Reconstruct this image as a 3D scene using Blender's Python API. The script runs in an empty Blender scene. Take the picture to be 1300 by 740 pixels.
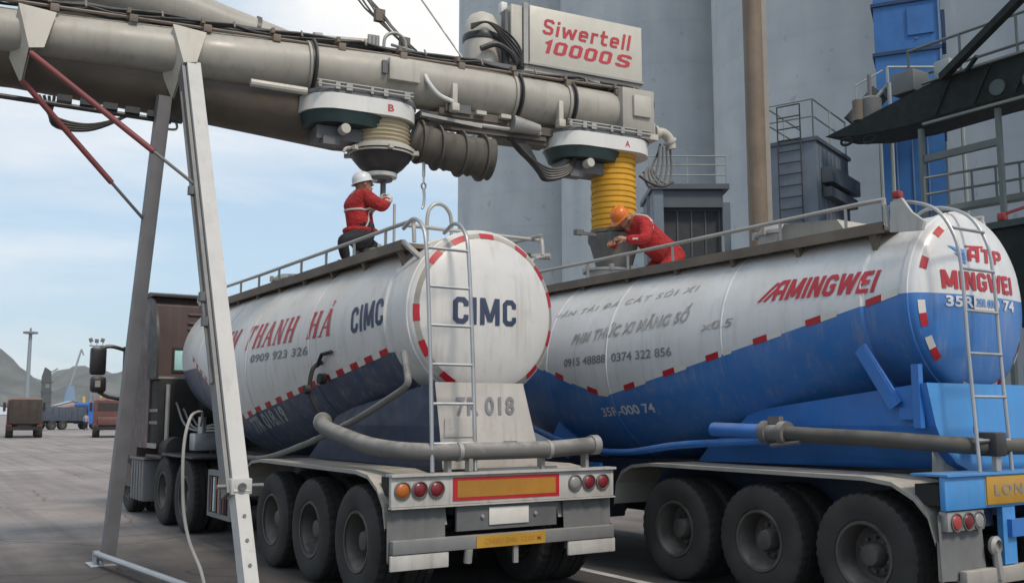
import bpy, bmesh, math, random
from mathutils import Vector, Matrix
from mathutils.bvhtree import BVHTree
R = math.radians
random.seed(7)
SC = bpy.context.scene
COL = SC.collection

# ------------------------------------------------------------------ camera
cam_d = bpy.data.cameras.new("camera"); cam = bpy.data.objects.new("camera", cam_d); COL.objects.link(cam)
SC.camera = cam
cam.location = (0, 0, 1.72)
cam_d.sensor_width = 36.0; cam_d.lens = 36.0 * 1250 / 1300
cam_d.clip_start = 0.1; cam_d.clip_end = 9000
cam.rotation_euler = (R(90 + 7.07), 0, R(-32.74))

# ------------------------------------------------------------------ world, sun, exposure
SUN_EL, SUN_AZ = R(50), R(176)          # azimuth clockwise from +Y; the sun stands behind the camera, to the right
W = bpy.data.worlds.new("World"); SC.world = W; W.use_nodes = True
nt = W.node_tree; nt.nodes.clear()
def N(nt, t, **k):
    n = nt.nodes.new(t)
    for a, v in k.items(): setattr(n, a, v)
    return n
sky = N(nt, 'ShaderNodeTexSky'); sky.sky_type = 'NISHITA'; sky.sun_disc = False
sky.sun_elevation = SUN_EL; sky.sun_rotation = SUN_AZ; sky.air_density = 1.0; sky.dust_density = 1.5; sky.ozone_density = 1.3
tc = N(nt, 'ShaderNodeTexCoord'); mp = N(nt, 'ShaderNodeMapping'); mp.inputs['Scale'].default_value = (1.0, 1.0, 4.2)
mp.inputs['Location'].default_value = (0.35, 0.1, 0.2)
nz = N(nt, 'ShaderNodeTexNoise'); nz.inputs['Scale'].default_value = 2.0; nz.inputs['Detail'].default_value = 8; nz.inputs['Roughness'].default_value = .55
nz.inputs['Distortion'].default_value = .3
cr = N(nt, 'ShaderNodeValToRGB'); cr.color_ramp.elements[0].position = .42; cr.color_ramp.elements[1].position = .76
# a bright bank of cloud stands in the direction of the silos, above the boom
vd = N(nt, 'ShaderNodeVectorMath', operation='DOT_PRODUCT'); vd.inputs[1].default_value = Vector((0.47, 0.76, 0.52)).normalized()
bank = N(nt, 'ShaderNodeMapRange'); bank.inputs[1].default_value = .955; bank.inputs[2].default_value = .996; bank.inputs[3].default_value = 0; bank.inputs[4].default_value = .45
bank.interpolation_type = 'SMOOTHSTEP'
ad = N(nt, 'ShaderNodeMath', operation='ADD')
mx = N(nt, 'ShaderNodeMixRGB'); mx.inputs[2].default_value = (7.0, 6.95, 6.9, 1)
bg = N(nt, 'ShaderNodeBackground'); bg.inputs[1].default_value = .138
out = N(nt, 'ShaderNodeOutputWorld'); L = nt.links.new
L(tc.outputs['Generated'], mp.inputs[0]); L(mp.outputs[0], nz.inputs[0])
L(tc.outputs['Generated'], vd.inputs[0]); L(vd.outputs['Value'], bank.inputs[0])
L(nz.outputs[0], ad.inputs[0]); L(bank.outputs[0], ad.inputs[1]); L(ad.outputs[0], cr.inputs[0])
veil = N(nt, 'ShaderNodeMixRGB'); veil.inputs[0].default_value = .62; veil.inputs[2].default_value = (4.1, 5.4, 6.5, 1)
L(sky.outputs[0], veil.inputs[1]); L(veil.outputs[0], mx.inputs[1]); L(cr.outputs[0], mx.inputs[0]); L(mx.outputs[0], bg.inputs[0]); L(bg.outputs[0], out.inputs[0])
sd = bpy.data.lights.new("sun", 'SUN'); sd.energy = 2.3; sd.angle = R(11); sd.color = (1, .88, .74)
so = bpy.data.objects.new("sun", sd); COL.objects.link(so)
sdir = Vector((math.sin(SUN_AZ)*math.cos(SUN_EL), math.cos(SUN_AZ)*math.cos(SUN_EL), math.sin(SUN_EL)))
so.rotation_euler = sdir.to_track_quat('Z', 'Y').to_euler(); so.location = sdir * 60
SC.view_settings.view_transform = 'Standard'; SC.view_settings.look = 'None'
SC.view_settings.exposure = 0.10; SC.view_settings.gamma = 1
try: SC.view_settings.use_curve_mapping = False
except Exception: pass

# ------------------------------------------------------------------ materials
def sock(b, *names):
    for n in names:
        if n in b.inputs: return b.inputs[n]
_mc = {}
def pm(name, col, rough=.55, metal=0., var=.12, scale=2.5, streak=0., dust=0., dcol=(.36, .33, .28), bump=0., spots=0., scol=(.08, .06, .05), two=None, coat=0.):
    """painted / metal / rubber surface with uneven tone, run-off streaks, settled dust and stains"""
    if name in _mc: return _mc[name]
    m = bpy.data.materials.new(name); m.use_nodes = True; t = m.node_tree; t.nodes.clear(); L = t.links.new
    o = N(t, 'ShaderNodeOutputMaterial'); b = N(t, 'ShaderNodeBsdfPrincipled'); L(b.outputs[0], o.inputs[0])
    b.inputs['Metallic'].default_value = metal
    if coat: sock(b, 'Coat Weight').default_value = coat; sock(b, 'Coat Roughness').default_value = .25
    tc = N(t, 'ShaderNodeTexCoord')
    def noise(sc, det=5, vec=None, rgh=.6):
        n = N(t, 'ShaderNodeTexNoise'); n.inputs['Scale'].default_value = sc; n.inputs['Detail'].default_value = det; n.inputs['Roughness'].default_value = rgh
        L(vec or tc.outputs['Object'], n.inputs[0]); return n
    def mathn(op, a, c=None, clamp=False):
        n = N(t, 'ShaderNodeMath', operation=op); n.use_clamp = clamp
        for i, v in enumerate((a, c)):
            if v is None: continue
            if isinstance(v, (int, float)): n.inputs[i].default_value = v
            else: L(v, n.inputs[i])
        return n.outputs[0]
    def mix(f, a, c):
        n = N(t, 'ShaderNodeMixRGB')
        for i, v in ((0, f), (1, a), (2, c)):
            if isinstance(v, (int, float)): n.inputs[i].default_value = v
            elif isinstance(v, tuple): n.inputs[i].default_value = (*v[:3], 1)
            else: L(v, n.inputs[i])
        return n.outputs[0]
    def rng(v, a, c, d=0., e=1.):
        n = N(t, 'ShaderNodeMapRange'); L(v, n.inputs[0])
        for i, x in enumerate((a, c, d, e)): n.inputs[i+1].default_value = x
        n.interpolation_type = 'SMOOTHSTEP'; return n.outputs[0]
    if two:                                   # second paint colour below a line across the tank: two = (colour, [(y0,z0,slope_lo), ...], top)
        c2, yl, zl, s1, s2, top, rear = two
        sx = N(t, 'ShaderNodeSeparateXYZ'); L(tc.outputs['Object'], sx.inputs[0])
        a = mathn('MULTIPLY', mathn('SUBTRACT', yl, sx.outputs[1]), s1)
        c = mathn('MULTIPLY', mathn('SUBTRACT', sx.outputs[1], yl), s2)
        zb = mathn('ADD', mathn('MAXIMUM', a, c), zl)
        zb = mathn('MINIMUM', zb, top)
        if rear is not None:
            gate = mathn('GREATER_THAN', sx.outputs[1], rear)
            zb = mathn('MULTIPLY', zb, gate)
        base = mix(mathn('LESS_THAN', sx.outputs[2], zb), col, c2)
    else:
        base = mix(0., col, col)
    v = noise(scale, 6)
    k = rng(v.outputs[0], .25, .75, 1-var, 1+var)
    n = N(t, 'ShaderNodeVectorMath', operation='SCALE'); L(base, n.inputs[0]); L(k, n.inputs['Scale']); base = n.outputs[0]
    if streak:
        mp = N(t, 'ShaderNodeMapping'); mp.inputs['Scale'].default_value = (7, 7, .35); L(tc.outputs['Object'], mp.inputs[0])
        s = noise(1.6, 5, mp.outputs[0]); base = mix(rng(s.outputs[0], .5, .78, 0, streak), base, scol)
        mp2 = N(t, 'ShaderNodeMapping'); mp2.inputs['Scale'].default_value = (19, 19, .8); mp2.inputs['Location'].default_value = (3, 1, 7); L(tc.outputs['Object'], mp2.inputs[0])
        s = noise(1.2, 6, mp2.outputs[0], .7); base = mix(rng(s.outputs[0], .60, .68, 0, streak*.7), base, scol)
    if spots:
        s = noise(scale*3.1, 8, rgh=.7); base = mix(rng(s.outputs[0], .58, .72, 0, spots), base, scol)
    rg = rng(noise(scale*2, 4).outputs[0], .2, .8, max(.05, rough-.12), min(1, rough+.15))
    if dust:
        g = N(t, 'ShaderNodeNewGeometry'); sx2 = N(t, 'ShaderNodeSeparateXYZ'); L(g.outputs['Normal'], sx2.inputs[0])
        up = rng(sx2.outputs[2], .05, .95, .12, 1.)
        dn = rng(noise(scale*1.7, 7, rgh=.65).outputs[0], .3, .62)
        f = mathn('MULTIPLY', mathn('MULTIPLY', up, dn), dust, True)
        base = mix(f, base, dcol)
    L(base, b.inputs['Base Color']); L(rg, b.inputs['Roughness'])
    if bump:
        bp = N(t, 'ShaderNodeBump'); bp.inputs['Strength'].default_value = bump; bp.inputs['Distance'].default_value = .02 if bump < 1 else .09
        L(noise(scale*4, 6).outputs[0], bp.inputs['Height']); L(bp.outputs[0], b.inputs['Normal'])
    _mc[name] = m; return m

DUSTC = (.40, .36, .30)
M = dict(
 tank_a=pm('white_navy_tank_paint', (.60, .595, .585), .45, var=.08, scale=1.2, streak=.42, dust=.8, dcol=(.46, .41, .33), spots=.20, scol=(.31, .285, .25), coat=.1,
           two=((.022, .045, .105), 4.75, 1.66, .178, .33, 2.4, .97)),
 tank_b=pm('white_blue_tank_paint', (.62, .63, .64), .40, var=.08, scale=1.2, streak=.32, dust=.6, dcol=(.46, .42, .36), spots=.14, scol=(.32, .31, .30), coat=.15,
           two=((.022, .155, .46), 4.40, 1.92, .224, .30, 2.76, None)),
 white=pm('dusty_white_paint', (.43, .42, .40), .55, var=.15, streak=.5, dust=.6, spots=.4, scol=(.2, .175, .15)),
 skirt=pm('cement_dusted_white', (.46, .44, .41), .65, var=.14, streak=.5, dust=.6, spots=.3, scol=(.28, .25, .22)),
 navy=pm('navy_paint', (.016, .03, .07), .5, dust=.2, spots=.2),
 blue=pm('bright_blue_paint', (.02, .145, .46), .42, dust=.35, streak=.2, scol=(.03, .07, .15)),
 lblue=pm('light_blue_paint', (.05, .25, .58), .45, dust=.4, streak=.25, scol=(.05, .1, .2)),
 lgrey=pm('light_grey_paint', (.44, .42, .37), .5, var=.1, streak=.3, dust=.35, spots=.15, scol=(.2, .17, .13)),
 cream=pm('boom_grey_paint', (.32, .305, .27), .45, var=.12, scale=1.5, streak=.40, dust=.5, dcol=(.46, .43, .37), spots=.40, scol=(.17, .14, .10)),
 brown=pm('grimy_brown_paint', (.085, .07, .055), .6, var=.2, dust=.5, spots=.3),
 dgrey=pm('dark_grey_paint', (.10, .105, .11), .5, var=.15, dust=.4, spots=.2),
 mgrey=pm('dusty_mid_grey', (.16, .165, .17), .6, var=.15, dust=.6, streak=.3, scol=(.1, .1, .1)),
 black=pm('black_rubber_hose', (.018, .018, .02), .45, dust=.25),
 steel=pm('galvanised_steel', (.42, .43, .44), .42, .6, var=.12, spots=.25, scol=(.16, .13, .1)),
 dull=pm('dull_steel', (.30, .30, .29), .5, .3, var=.15, dust=.5, spots=.3, scol=(.14, .1, .07)),
 rail=pm('rail_paint', (.36, .35, .33), .5, .2, var=.12, dust=.4, spots=.3, scol=(.15, .1, .07)),
 rust=pm('rusty_walkway', (.15, .12, .095), .8, var=.25, dust=.6, spots=.4, scol=(.07, .04, .025)),
 hose=pm('cement_dusted_hose', (.115, .112, .108), .75, var=.18, dust=.6, dcol=(.40, .38, .35), spots=.3, scol=(.3, .29, .27)),
 hose_d=pm('dark_rubber_hose', (.06, .058, .052), .75, var=.2, dust=.45, dcol=(.22, .205, .18)),
 tyre=pm('dusty_tyre', (.034, .032, .031), .9, var=.35, scale=4, dust=.35, dcol=(.11, .10, .088), spots=.35, scol=(.085, .078, .07)),
 tread=pm('worn_tread', (.014, .014, .014), .9, var=.3, scale=5),
 rim=pm('dusty_rim', (.075, .07, .066), .6, .2, var=.2, dust=.6, spots=.4, scol=(.05, .04, .035)),
 frame=pm('chassis_black', (.016, .016, .017), .8, var=.2, dust=.35, dcol=(.12, .11, .095)),
 fender=pm('dusty_fender', (.29, .275, .25), .65, var=.18, dust=.8, dcol=(.44, .40, .335), spots=.35, streak=.35, scol=(.2, .17, .14)),
 flap=pm('dusty_mudflap', (.135, .14, .145), .8, var=.2, streak=.8, dust=.4, scol=(.12, .125, .125)),
 red=pm('red_paint', (.26, .02, .02), .4, var=.1), tapered=pm('tape_red', (.40, .015, .025), .35, var=.1), tapew=pm('tape_white', (.62, .60, .56), .35, var=.1),
 orange=pm('orange_lens', (.40, .11, .015), .35), redlens=pm('red_lens', (.15, .015, .02), .35, var=.2), clearlens=pm('grey_lens', (.24, .235, .235), .35),
 amber=pm('amber_reflector', (.36, .17, .025), .4, var=.15), plate=pm('yellow_plate', (.42, .235, .03), .4, var=.12, spots=.2, scol=(.3, .22, .12)),
 txt_red=pm('lettering_red', (.42, .03, .045), .5, var=.12), txt_navy=pm('lettering_navy', (.035, .05, .10), .5, var=.12),
 txt_faded=pm('lettering_faded', (.34, .335, .33), .6, var=.35, scale=9), txt_white=pm('lettering_white', (.58, .60, .63), .5, var=.2), txt_dim=pm('lettering_dim', (.25, .27, .31), .5, var=.3, scale=8),
 txt_grey=pm('lettering_grey', (.20, .20, .22), .5, var=.25, scale=9), txt_lblue=pm('emblem_blue', (.10, .25, .60), .5),
 bellows=pm('yellow_bellows', (.60, .33, .025), .7, var=.14, streak=.3, scol=(.38, .17, .02), spots=.15),
 bellowsw=pm('cream_bellows', (.46, .40, .28), .7, var=.14, spots=.35, scol=(.24, .15, .06)),
 green=pm('dark_green_cover', (.022, .045, .045), .5, var=.15), duct=pm('duct_brown', (.075, .068, .058), .8, var=.25, dust=.45, dcol=(.20, .18, .15)),
 pale=pm('pale_enamel', (.60, .60, .58), .4, var=.06, streak=.2, scol=(.35, .33, .3)),
 sign=pm('sign_panel', (.50, .48, .42), .45, var=.05, streak=.12, scol=(.3, .27, .22)),
 strut=pm('red_strut', (.17, .04, .04), .55, var=.2), alu=pm('aluminium_leg', (.47, .465, .45), .6, 0., var=.06, scale=5, spots=.2, streak=.25, scol=(.22, .2, .18)),
 leg_d=pm('grey_painted_leg', (.17, .165, .17), .55, var=.12, spots=.2, scol=(.1, .09, .085)),
 cab=pm('maroon_brown_cab', (.082, .055, .053), .5, var=.12, dust=.35, dcol=(.22, .19, .175), streak=.3, scol=(.16, .125, .115)), cabdark=pm('dark_cab_trim', (.03, .024, .024), .55, var=.2),
 glass=pm('cab_glass', (.42, .72, .72), .15, var=.1), mirror=pm('mirror_black', (.015, .015, .017), .35),
 coverall=pm('red_coverall', (.40, .022, .024), .85, var=.22, scale=3.2, bump=1., spots=.25, scol=(.2, .015, .02)), trousers=pm('dark_trousers', (.012, .013, .018), .85, var=.2, scale=6),
 skin=pm('skin', (.32, .17, .11), .55), glove=pm('pale_glove', (.50, .48, .45), .8), hat_w=pm('white_helmet', (.60, .62, .64), .3, var=.05), hat_o=pm('orange_helmet', (.60, .15, .02), .3, var=.06),
 reflect=pm('reflective_strip', (.46, .44, .42), .5), dark=pm('dark_eye', (.01, .008, .008), .4),
)

# ------------------------------------------------------------------ mesh helpers
class MB:
    def __init__(s, mat=None, org=(0, 0, 0)):
        s.bm = bmesh.new(); s.ms = []; s.mi = 0; s.org = Vector(org)
        if mat: s.m(mat)
    def m(s, mat):
        mat = M[mat] if isinstance(mat, str) else mat
        if mat not in s.ms: s.ms.append(mat)
        s.mi = s.ms.index(mat); return s
    def f(s, vs):
        try: fc = s.bm.faces.new(vs); fc.material_index = s.mi; return fc
        except ValueError: return None
    def face(s, pts): return s.f([s.bm.verts.new(p) for p in pts])
    def box(s, c, d, rot=None, bev=0.):
        h = [x/2 for x in d]; mt = rot.to_matrix() if rot is not None and hasattr(rot, 'to_matrix') else rot
        vs = []
        for x in (-1, 1):
            for y in (-1, 1):
                for z in (-1, 1):
                    p = Vector((x*h[0], y*h[1], z*h[2]))
                    if mt is not None: p = mt @ p
                    vs.append(s.bm.verts.new(p + Vector(c)))
        fs = [s.f([vs[i] for i in q]) for q in ((0, 1, 3, 2), (4, 6, 7, 5), (0, 4, 5, 1), (2, 3, 7, 6), (0, 2, 6, 4), (1, 5, 7, 3))]
        if bev:
            es = list({e for f in fs for e in f.edges})
            r = bmesh.ops.bevel(s.bm, geom=es, offset=bev, segments=2, affect='EDGES', profile=.5)
            for f in r['faces']: f.material_index = s.mi
        return s
    def span(s, a, b, bev=0.):          # box between two opposite corners
        return s.box([(a[i]+b[i])/2 for i in range(3)], [abs(a[i]-b[i]) for i in range(3)], None, bev)
    def tube(s, pts, r, n=8, cap=True):
        pts = [Vector(p) for p in pts]; k = len(pts)
        rs = r if isinstance(r, (list, tuple)) else [r]*k
        t = (pts[1]-pts[0]).normalized(); up = Vector((0, 0, 1)) if abs(t.z) < .9 else Vector((1, 0, 0))
        u = t.cross(up).normalized(); rings = []
        for i, p in enumerate(pts):
            tn = (pts[min(i+1, k-1)] - pts[max(i-1, 0)]).normalized()
            u = (u - tn*u.dot(tn)).normalized(); v = tn.cross(u)
            rings.append([s.bm.verts.new(p + (u*math.cos(a)+v*math.sin(a))*rs[i]) for a in [2*math.pi*j/n for j in range(n)]])
        for a, b in zip(rings, rings[1:]):
            for j in range(n): s.f([a[j], a[(j+1) % n], b[(j+1) % n], b[j]])
        if cap: s.f(rings[0][::-1]); s.f(rings[-1])
        return s
    def bar(s, a, b, w, h=None):        # rectangular bar from a to b
        a, b = Vector(a), Vector(b); h = h or w; d = b-a; t = d.normalized()
        up = Vector((0, 0, 1)) if abs(t.z) < .95 else Vector((0, 1, 0))
        x = t.cross(up).normalized(); z = x.cross(t)
        return s.box((a+b)/2, (w, d.length, h), Matrix((x, t, z)).transposed())
    def lathe(s, prof, o=(0, 0, 0), ax=(0, 0, 1), n=32, close=False):   # prof: (radius, height along the axis)
        o = Vector(o); ax = Vector(ax).normalized(); u = ax.orthogonal().normalized(); v = ax.cross(u); rings = []
        for r, h in prof:
            if r < 1e-6: rings.append([s.bm.verts.new(o+ax*h)])
            else: rings.append([s.bm.verts.new(o+ax*h+(u*math.cos(a)+v*math.sin(a))*r) for a in [2*math.pi*j/n for j in range(n)]])
        pairs = list(zip(rings, rings[1:])) + ([(rings[-1], rings[0])] if close else [])
        for a, b in pairs:
            for j in range(n):
                q = (j+1) % n
                if len(a) == 1 and len(b) == 1: break
                if len(a) == 1: s.f([a[0], b[q], b[j]])
                elif len(b) == 1: s.f([a[j], a[q], b[0]])
                else: s.f([a[j], a[q], b[q], b[j]])
        return s
    def prism(s, poly, a, b, ax=0):     # polygon in the plane across axis ax, from a to b
        def P(p, t): q = list(p); q.insert(ax, t); return q
        A = [s.bm.verts.new(P(p, a)) for p in poly]; B = [s.bm.verts.new(P(p, b)) for p in poly]; n = len(poly)
        s.f(A[::-1]); s.f(B)
        for i in range(n): s.f([A[i], A[(i+1) % n], B[(i+1) % n], B[i]])
        return s
    def sheet(s, pts_a, pts_b, th=0):   # strip between two polylines
        A = [s.bm.verts.new(p) for p in pts_a]; B = [s.bm.verts.new(p) for p in pts_b]
        for i in range(len(A)-1): s.f([A[i], A[i+1], B[i+1], B[i]])
        return s
    def build(s, name, parent=None, loc=None, ang=35, recalc=True, each=False):
        if each:                          # every loose piece becomes an object of its own
            left = set(s.bm.faces); last = None
            while left:
                isl, todo = set(), [left.pop()]
                while todo:
                    f = todo.pop(); isl.add(f)
                    for e in f.edges:
                        for g_ in e.link_faces:
                            if g_ in left: left.discard(g_); todo.append(g_)
                p = MB(None, s.org); p.ms = list(s.ms); mp = {}
                for f in isl:
                    nf = p.bm.faces.new([mp.setdefault(v, None) or mp.__setitem__(v, p.bm.verts.new(v.co)) or mp[v] for v in f.verts]); nf.material_index = f.material_index
                last = p.build(name, parent, loc, ang, recalc)
            s.bm.free(); return last
        if recalc: bmesh.ops.recalc_face_normals(s.bm, faces=s.bm.faces[:])
        if s.org.length: bmesh.ops.translate(s.bm, vec=-s.org, verts=s.bm.verts[:])
        me = bpy.data.meshes.new(name); s.bm.to_mesh(me); s.bm.free()
        for m in s.ms: me.materials.append(m)
        me.shade_smooth()
        if ang is not None: me.set_sharp_from_angle(angle=R(ang))
        o = bpy.data.objects.new(name, me); COL.objects.link(o)
        if parent: o.parent = parent
        if loc is not None: o.location = loc
        return o
def tag(o, label=None, cat=None, group=None, kind=None):
    for k, v in (('label', label), ('category', cat), ('group', group), ('kind', kind)):
        if v: o[k] = v
    return o
def thing(name, label, cat, loc=(0, 0, 0), rz=0, group=None):
    o = bpy.data.objects.new(name, None); COL.objects.link(o); o.empty_display_size = .2
    o.location = loc; o.rotation_euler = (0, 0, rz); return tag(o, label, cat, group)
def solo(mb, name, label, cat, group=None, loc=(0, 0, 0)):       # a thing that is one mesh, modelled in world space
    mb.org = Vector(loc); return tag(mb.build(name, None, loc), label, cat, group)
def copy_tree(o, parent=None):
    c = o.copy(); COL.objects.link(c)
    if parent: c.parent = parent
    for ch in o.children: copy_tree(ch, c)
    return c
def arc(c, r, a0, a1, n, plane='xz'):
    P = []
    for i in range(n+1):
        a = R(a0+(a1-a0)*i/n); x, y = r*math.cos(a), r*math.sin(a)
        P.append({'xz': (c[0]+x, c[1], c[2]+y), 'yz': (c[0], c[1]+x, c[2]+y), 'xy': (c[0]+x, c[1]+y, c[2])}[plane])
    return P
def smooth(pts, k=6):                    # Catmull-Rom through the points
    P = [Vector(p) for p in pts]; P = [P[0]*2-P[1]] + P + [P[-1]*2-P[-2]]; o = []
    for i in range(1, len(P)-2):
        for j in range(k):
            t = j/k; a, b, c, d = P[i-1:i+3]
            o.append(.5*((2*b)+(c-a)*t+(2*a-5*b+4*c-d)*t*t+(3*b-a-3*c+d)*t**3))
    o.append(P[-2]); return o

_tc = {}
def text_tris(s, bold=0., space=1.):
    key = (s, bold, space)
    if key in _tc: return _tc[key]
    cu = bpy.data.curves.new('t', 'FONT'); cu.body = s; cu.offset = bold; cu.space_character = space; cu.resolution_u = 4
    o = bpy.data.objects.new('t', cu); COL.objects.link(o); bpy.context.view_layer.update()
    me = o.evaluated_get(bpy.context.evaluated_depsgraph_get()).to_mesh()
    vs = [(v.co.x, v.co.y) for v in me.vertices]; fs = [tuple(p.vertices) for p in me.polygons]
    bpy.data.objects.remove(o); bpy.data.curves.remove(cu)
    xs = [v[0] for v in vs]; ys = [v[1] for v in vs]; x0, x1, y0, y1 = min(xs), max(xs), min(ys), max(ys)
    vs = [((x-x0)/(x1-x0), (y-y0)/(y1-y0)) for x, y in vs]
    _tc[key] = (vs, fs); return vs, fs
def put_faces(mb, vs, fs, fn, cuts_u=0, cuts_v=0):
    b = bmesh.new(); V = [b.verts.new((u, v, 0)) for u, v in vs]
    for f in fs:
        try: b.faces.new([V[i] for i in f])
        except ValueError: pass
    for n, no in ((cuts_u, (1, 0, 0)), (cuts_v, (0, 1, 0))):
        for i in range(1, n):
            bmesh.ops.bisect_plane(b, geom=b.verts[:]+b.edges[:]+b.faces[:], plane_co=(i/n, i/n, 0), plane_no=no)
    mp = {v: mb.bm.verts.new(fn(v.co.x, v.co.y)) for v in b.verts}
    for f in b.faces: mb.f([mp[v] for v in f.verts])
    b.free()
def put_text(mb, s, fn, bold=0., space=1., shear=0., cu=0, cv=0):
    vs, fs = text_tris(s, bold, space)
    put_faces(mb, vs, fs, lambda u, v: fn(u + shear*(v-.5), v), cu, cv)
def flat(p0, pu, pv, nrm=(0, 0, 0)):
    p0, pu, pv, nrm = Vector(p0), Vector(pu), Vector(pv), Vector(nrm)
    return lambda u, v: p0 + (pu-p0)*u + (pv-p0)*v + nrm
SERIF = {}
def serif_word(mb, word, fn, weight=.2):
    """slanted serif capitals drawn stroke by stroke (u to the right, v up, unit cell per letter)"""
    def st(x0, y0, x1, y1, w): d = w/2; return [(x0-d, y0), (x0+d, y0), (x1+d, y1), (x1-d, y1)]
    def sf(x, y, w=.30): return [(x-w/2, y-.03), (x+w/2, y-.03), (x+w/2, y+.03), (x-w/2, y+.03)]
    th, tn = weight, weight*.45
    G = {'T': [st(.5, 0, .5, 1, th), sf(.5, .03), [(.1, .93), (.9, .93), (.9, 1), (.1, 1)], [(.1, .75), (.16, .75), (.2, .95), (.1, .95)], [(.84, .75), (.9, .75), (.9, .95), (.8, .95)]],
         'H': [st(.22, 0, .22, 1, th), st(.78, 0, .78, 1, th), [(.22, .46), (.78, .46), (.78, .54), (.22, .54)], sf(.22, .03), sf(.78, .03), sf(.22, .97), sf(.78, .97)],
         'A': [st(.14, 0, .5, 1, tn), st(.86, 0, .5, 1, th), [(.25, .3), (.75, .3), (.72, .38), (.28, .38)], sf(.14, .03), sf(.86, .03)],
         'N': [st(.2, 0, .2, 1, tn), st(.8, 0, .8, 1, tn), st(.8, 0, .2, 1, th), sf(.2, .03), sf(.2, .97), sf(.8, .97)],
         'M': [st(.14, 0, .14, 1, tn), st(.86, 0, .86, 1, th), st(.5, .1, .16, 1, th*.9), st(.5, .1, .84, 1, tn), sf(.14, .03, .24), sf(.86, .03, .26), sf(.14, .97, .24), sf(.86, .97, .26)]}
    G['Ả'] = G['A'] + [[(.44, 1.10), (.56, 1.12), (.58, 1.3), (.42, 1.3), (.42, 1.24), (.5, 1.24)]]
    n = len(word)
    for i, ch in enumerate(word):
        for k, q in enumerate(G.get(ch, [])):
            ps = [((i + .06 + .88*x)/n, y) for x, y in q]
            put_faces(mb, ps, [tuple(range(len(ps)))], lambda u, v, kk=k: fn(u + .30*(v-.5)/n, v, .0004*kk), 0, 6)

BLK = {'C': (.60, [[(.5, .66), (.5, .8), (.4, .9), (.2, .9), (.1, .8), (.1, .2), (.2, .1), (.4, .1), (.5, .2), (.5, .34)]]), 'I': (.20, [[(.1, 0), (.1, 1)]]),
 'M': (.82, [[(.1, 0), (.1, 1)], [(.72, 0), (.72, 1)], [(.12, 1), (.41, .12)], [(.41, .12), (.70, 1)]]), 'N': (.64, [[(.1, 0), (.1, 1)], [(.54, 0), (.54, 1)], [(.12, 1), (.52, 0)]]),
 'G': (.62, [[(.52, .70), (.52, .8), (.42, .9), (.2, .9), (.1, .8), (.1, .2), (.2, .1), (.42, .1), (.52, .2), (.52, .46), (.32, .46)]]), 'W': (.92, [[(.08, 1), (.24, 0)], [(.24, 0), (.46, .95)], [(.46, .95), (.68, 0)], [(.68, 0), (.84, 1)]]),
 'E': (.54, [[(.1, 0), (.1, 1)], [(.12, .91), (.52, .91)], [(.12, .5), (.46, .5)], [(.12, .09), (.52, .09)]]), 'A': (.64, [[(.1, 0), (.1, .76), (.24, .9), (.54, .9), (.54, 0)], [(.12, .4), (.52, .4)]]),
 'T': (.60, [[(.3, 0), (.3, .9)], [(0, .91), (.6, .91)]]), 'P': (.60, [[(.1, 0), (.1, .9), (.42, .9), (.5, .82), (.5, .50), (.42, .42), (.14, .42)]]), '/': (.34, [[(0, 0), (.2, .95)], [(.18, 0), (.34, .7)]]),
 'S': (.62, [[(.52, .74), (.52, .82), (.44, .9), (.18, .9), (.1, .82), (.1, .62), (.18, .54), (.44, .46), (.52, .38), (.52, .18), (.44, .1), (.18, .1), (.1, .18), (.1, .26)]]),
 '0': (.66, [[(.1, .5), (.1, .8), (.2, .9), (.46, .9), (.56, .8), (.56, .2), (.46, .1), (.2, .1), (.1, .2), (.1, .5)]]), '1': (.36, [[(.04, .72), (.24, .92), (.24, 0)]]),
 'i': (.20, [[(.1, 0), (.1, .66)], [(.1, .78), (.1, .94)]]), 'w': (.84, [[(.08, .68), (.2, 0)], [(.2, 0), (.42, .6)], [(.42, .6), (.64, 0)], [(.64, 0), (.78, .68)]]), 'l': (.20, [[(.1, 0), (.1, 1)]]),
 'e': (.58, [[(.12, .35), (.48, .35), (.48, .52), (.40, .61), (.18, .61), (.1, .53), (.1, .16), (.18, .08), (.48, .08)]]), 'r': (.42, [[(.1, 0), (.1, .61), (.42, .61)]]), 't': (.46, [[(.16, .94), (.16, .16), (.24, .08), (.46, .08)], [(.0, .61), (.44, .61)]]), ' ': (.3, [])}
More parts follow.
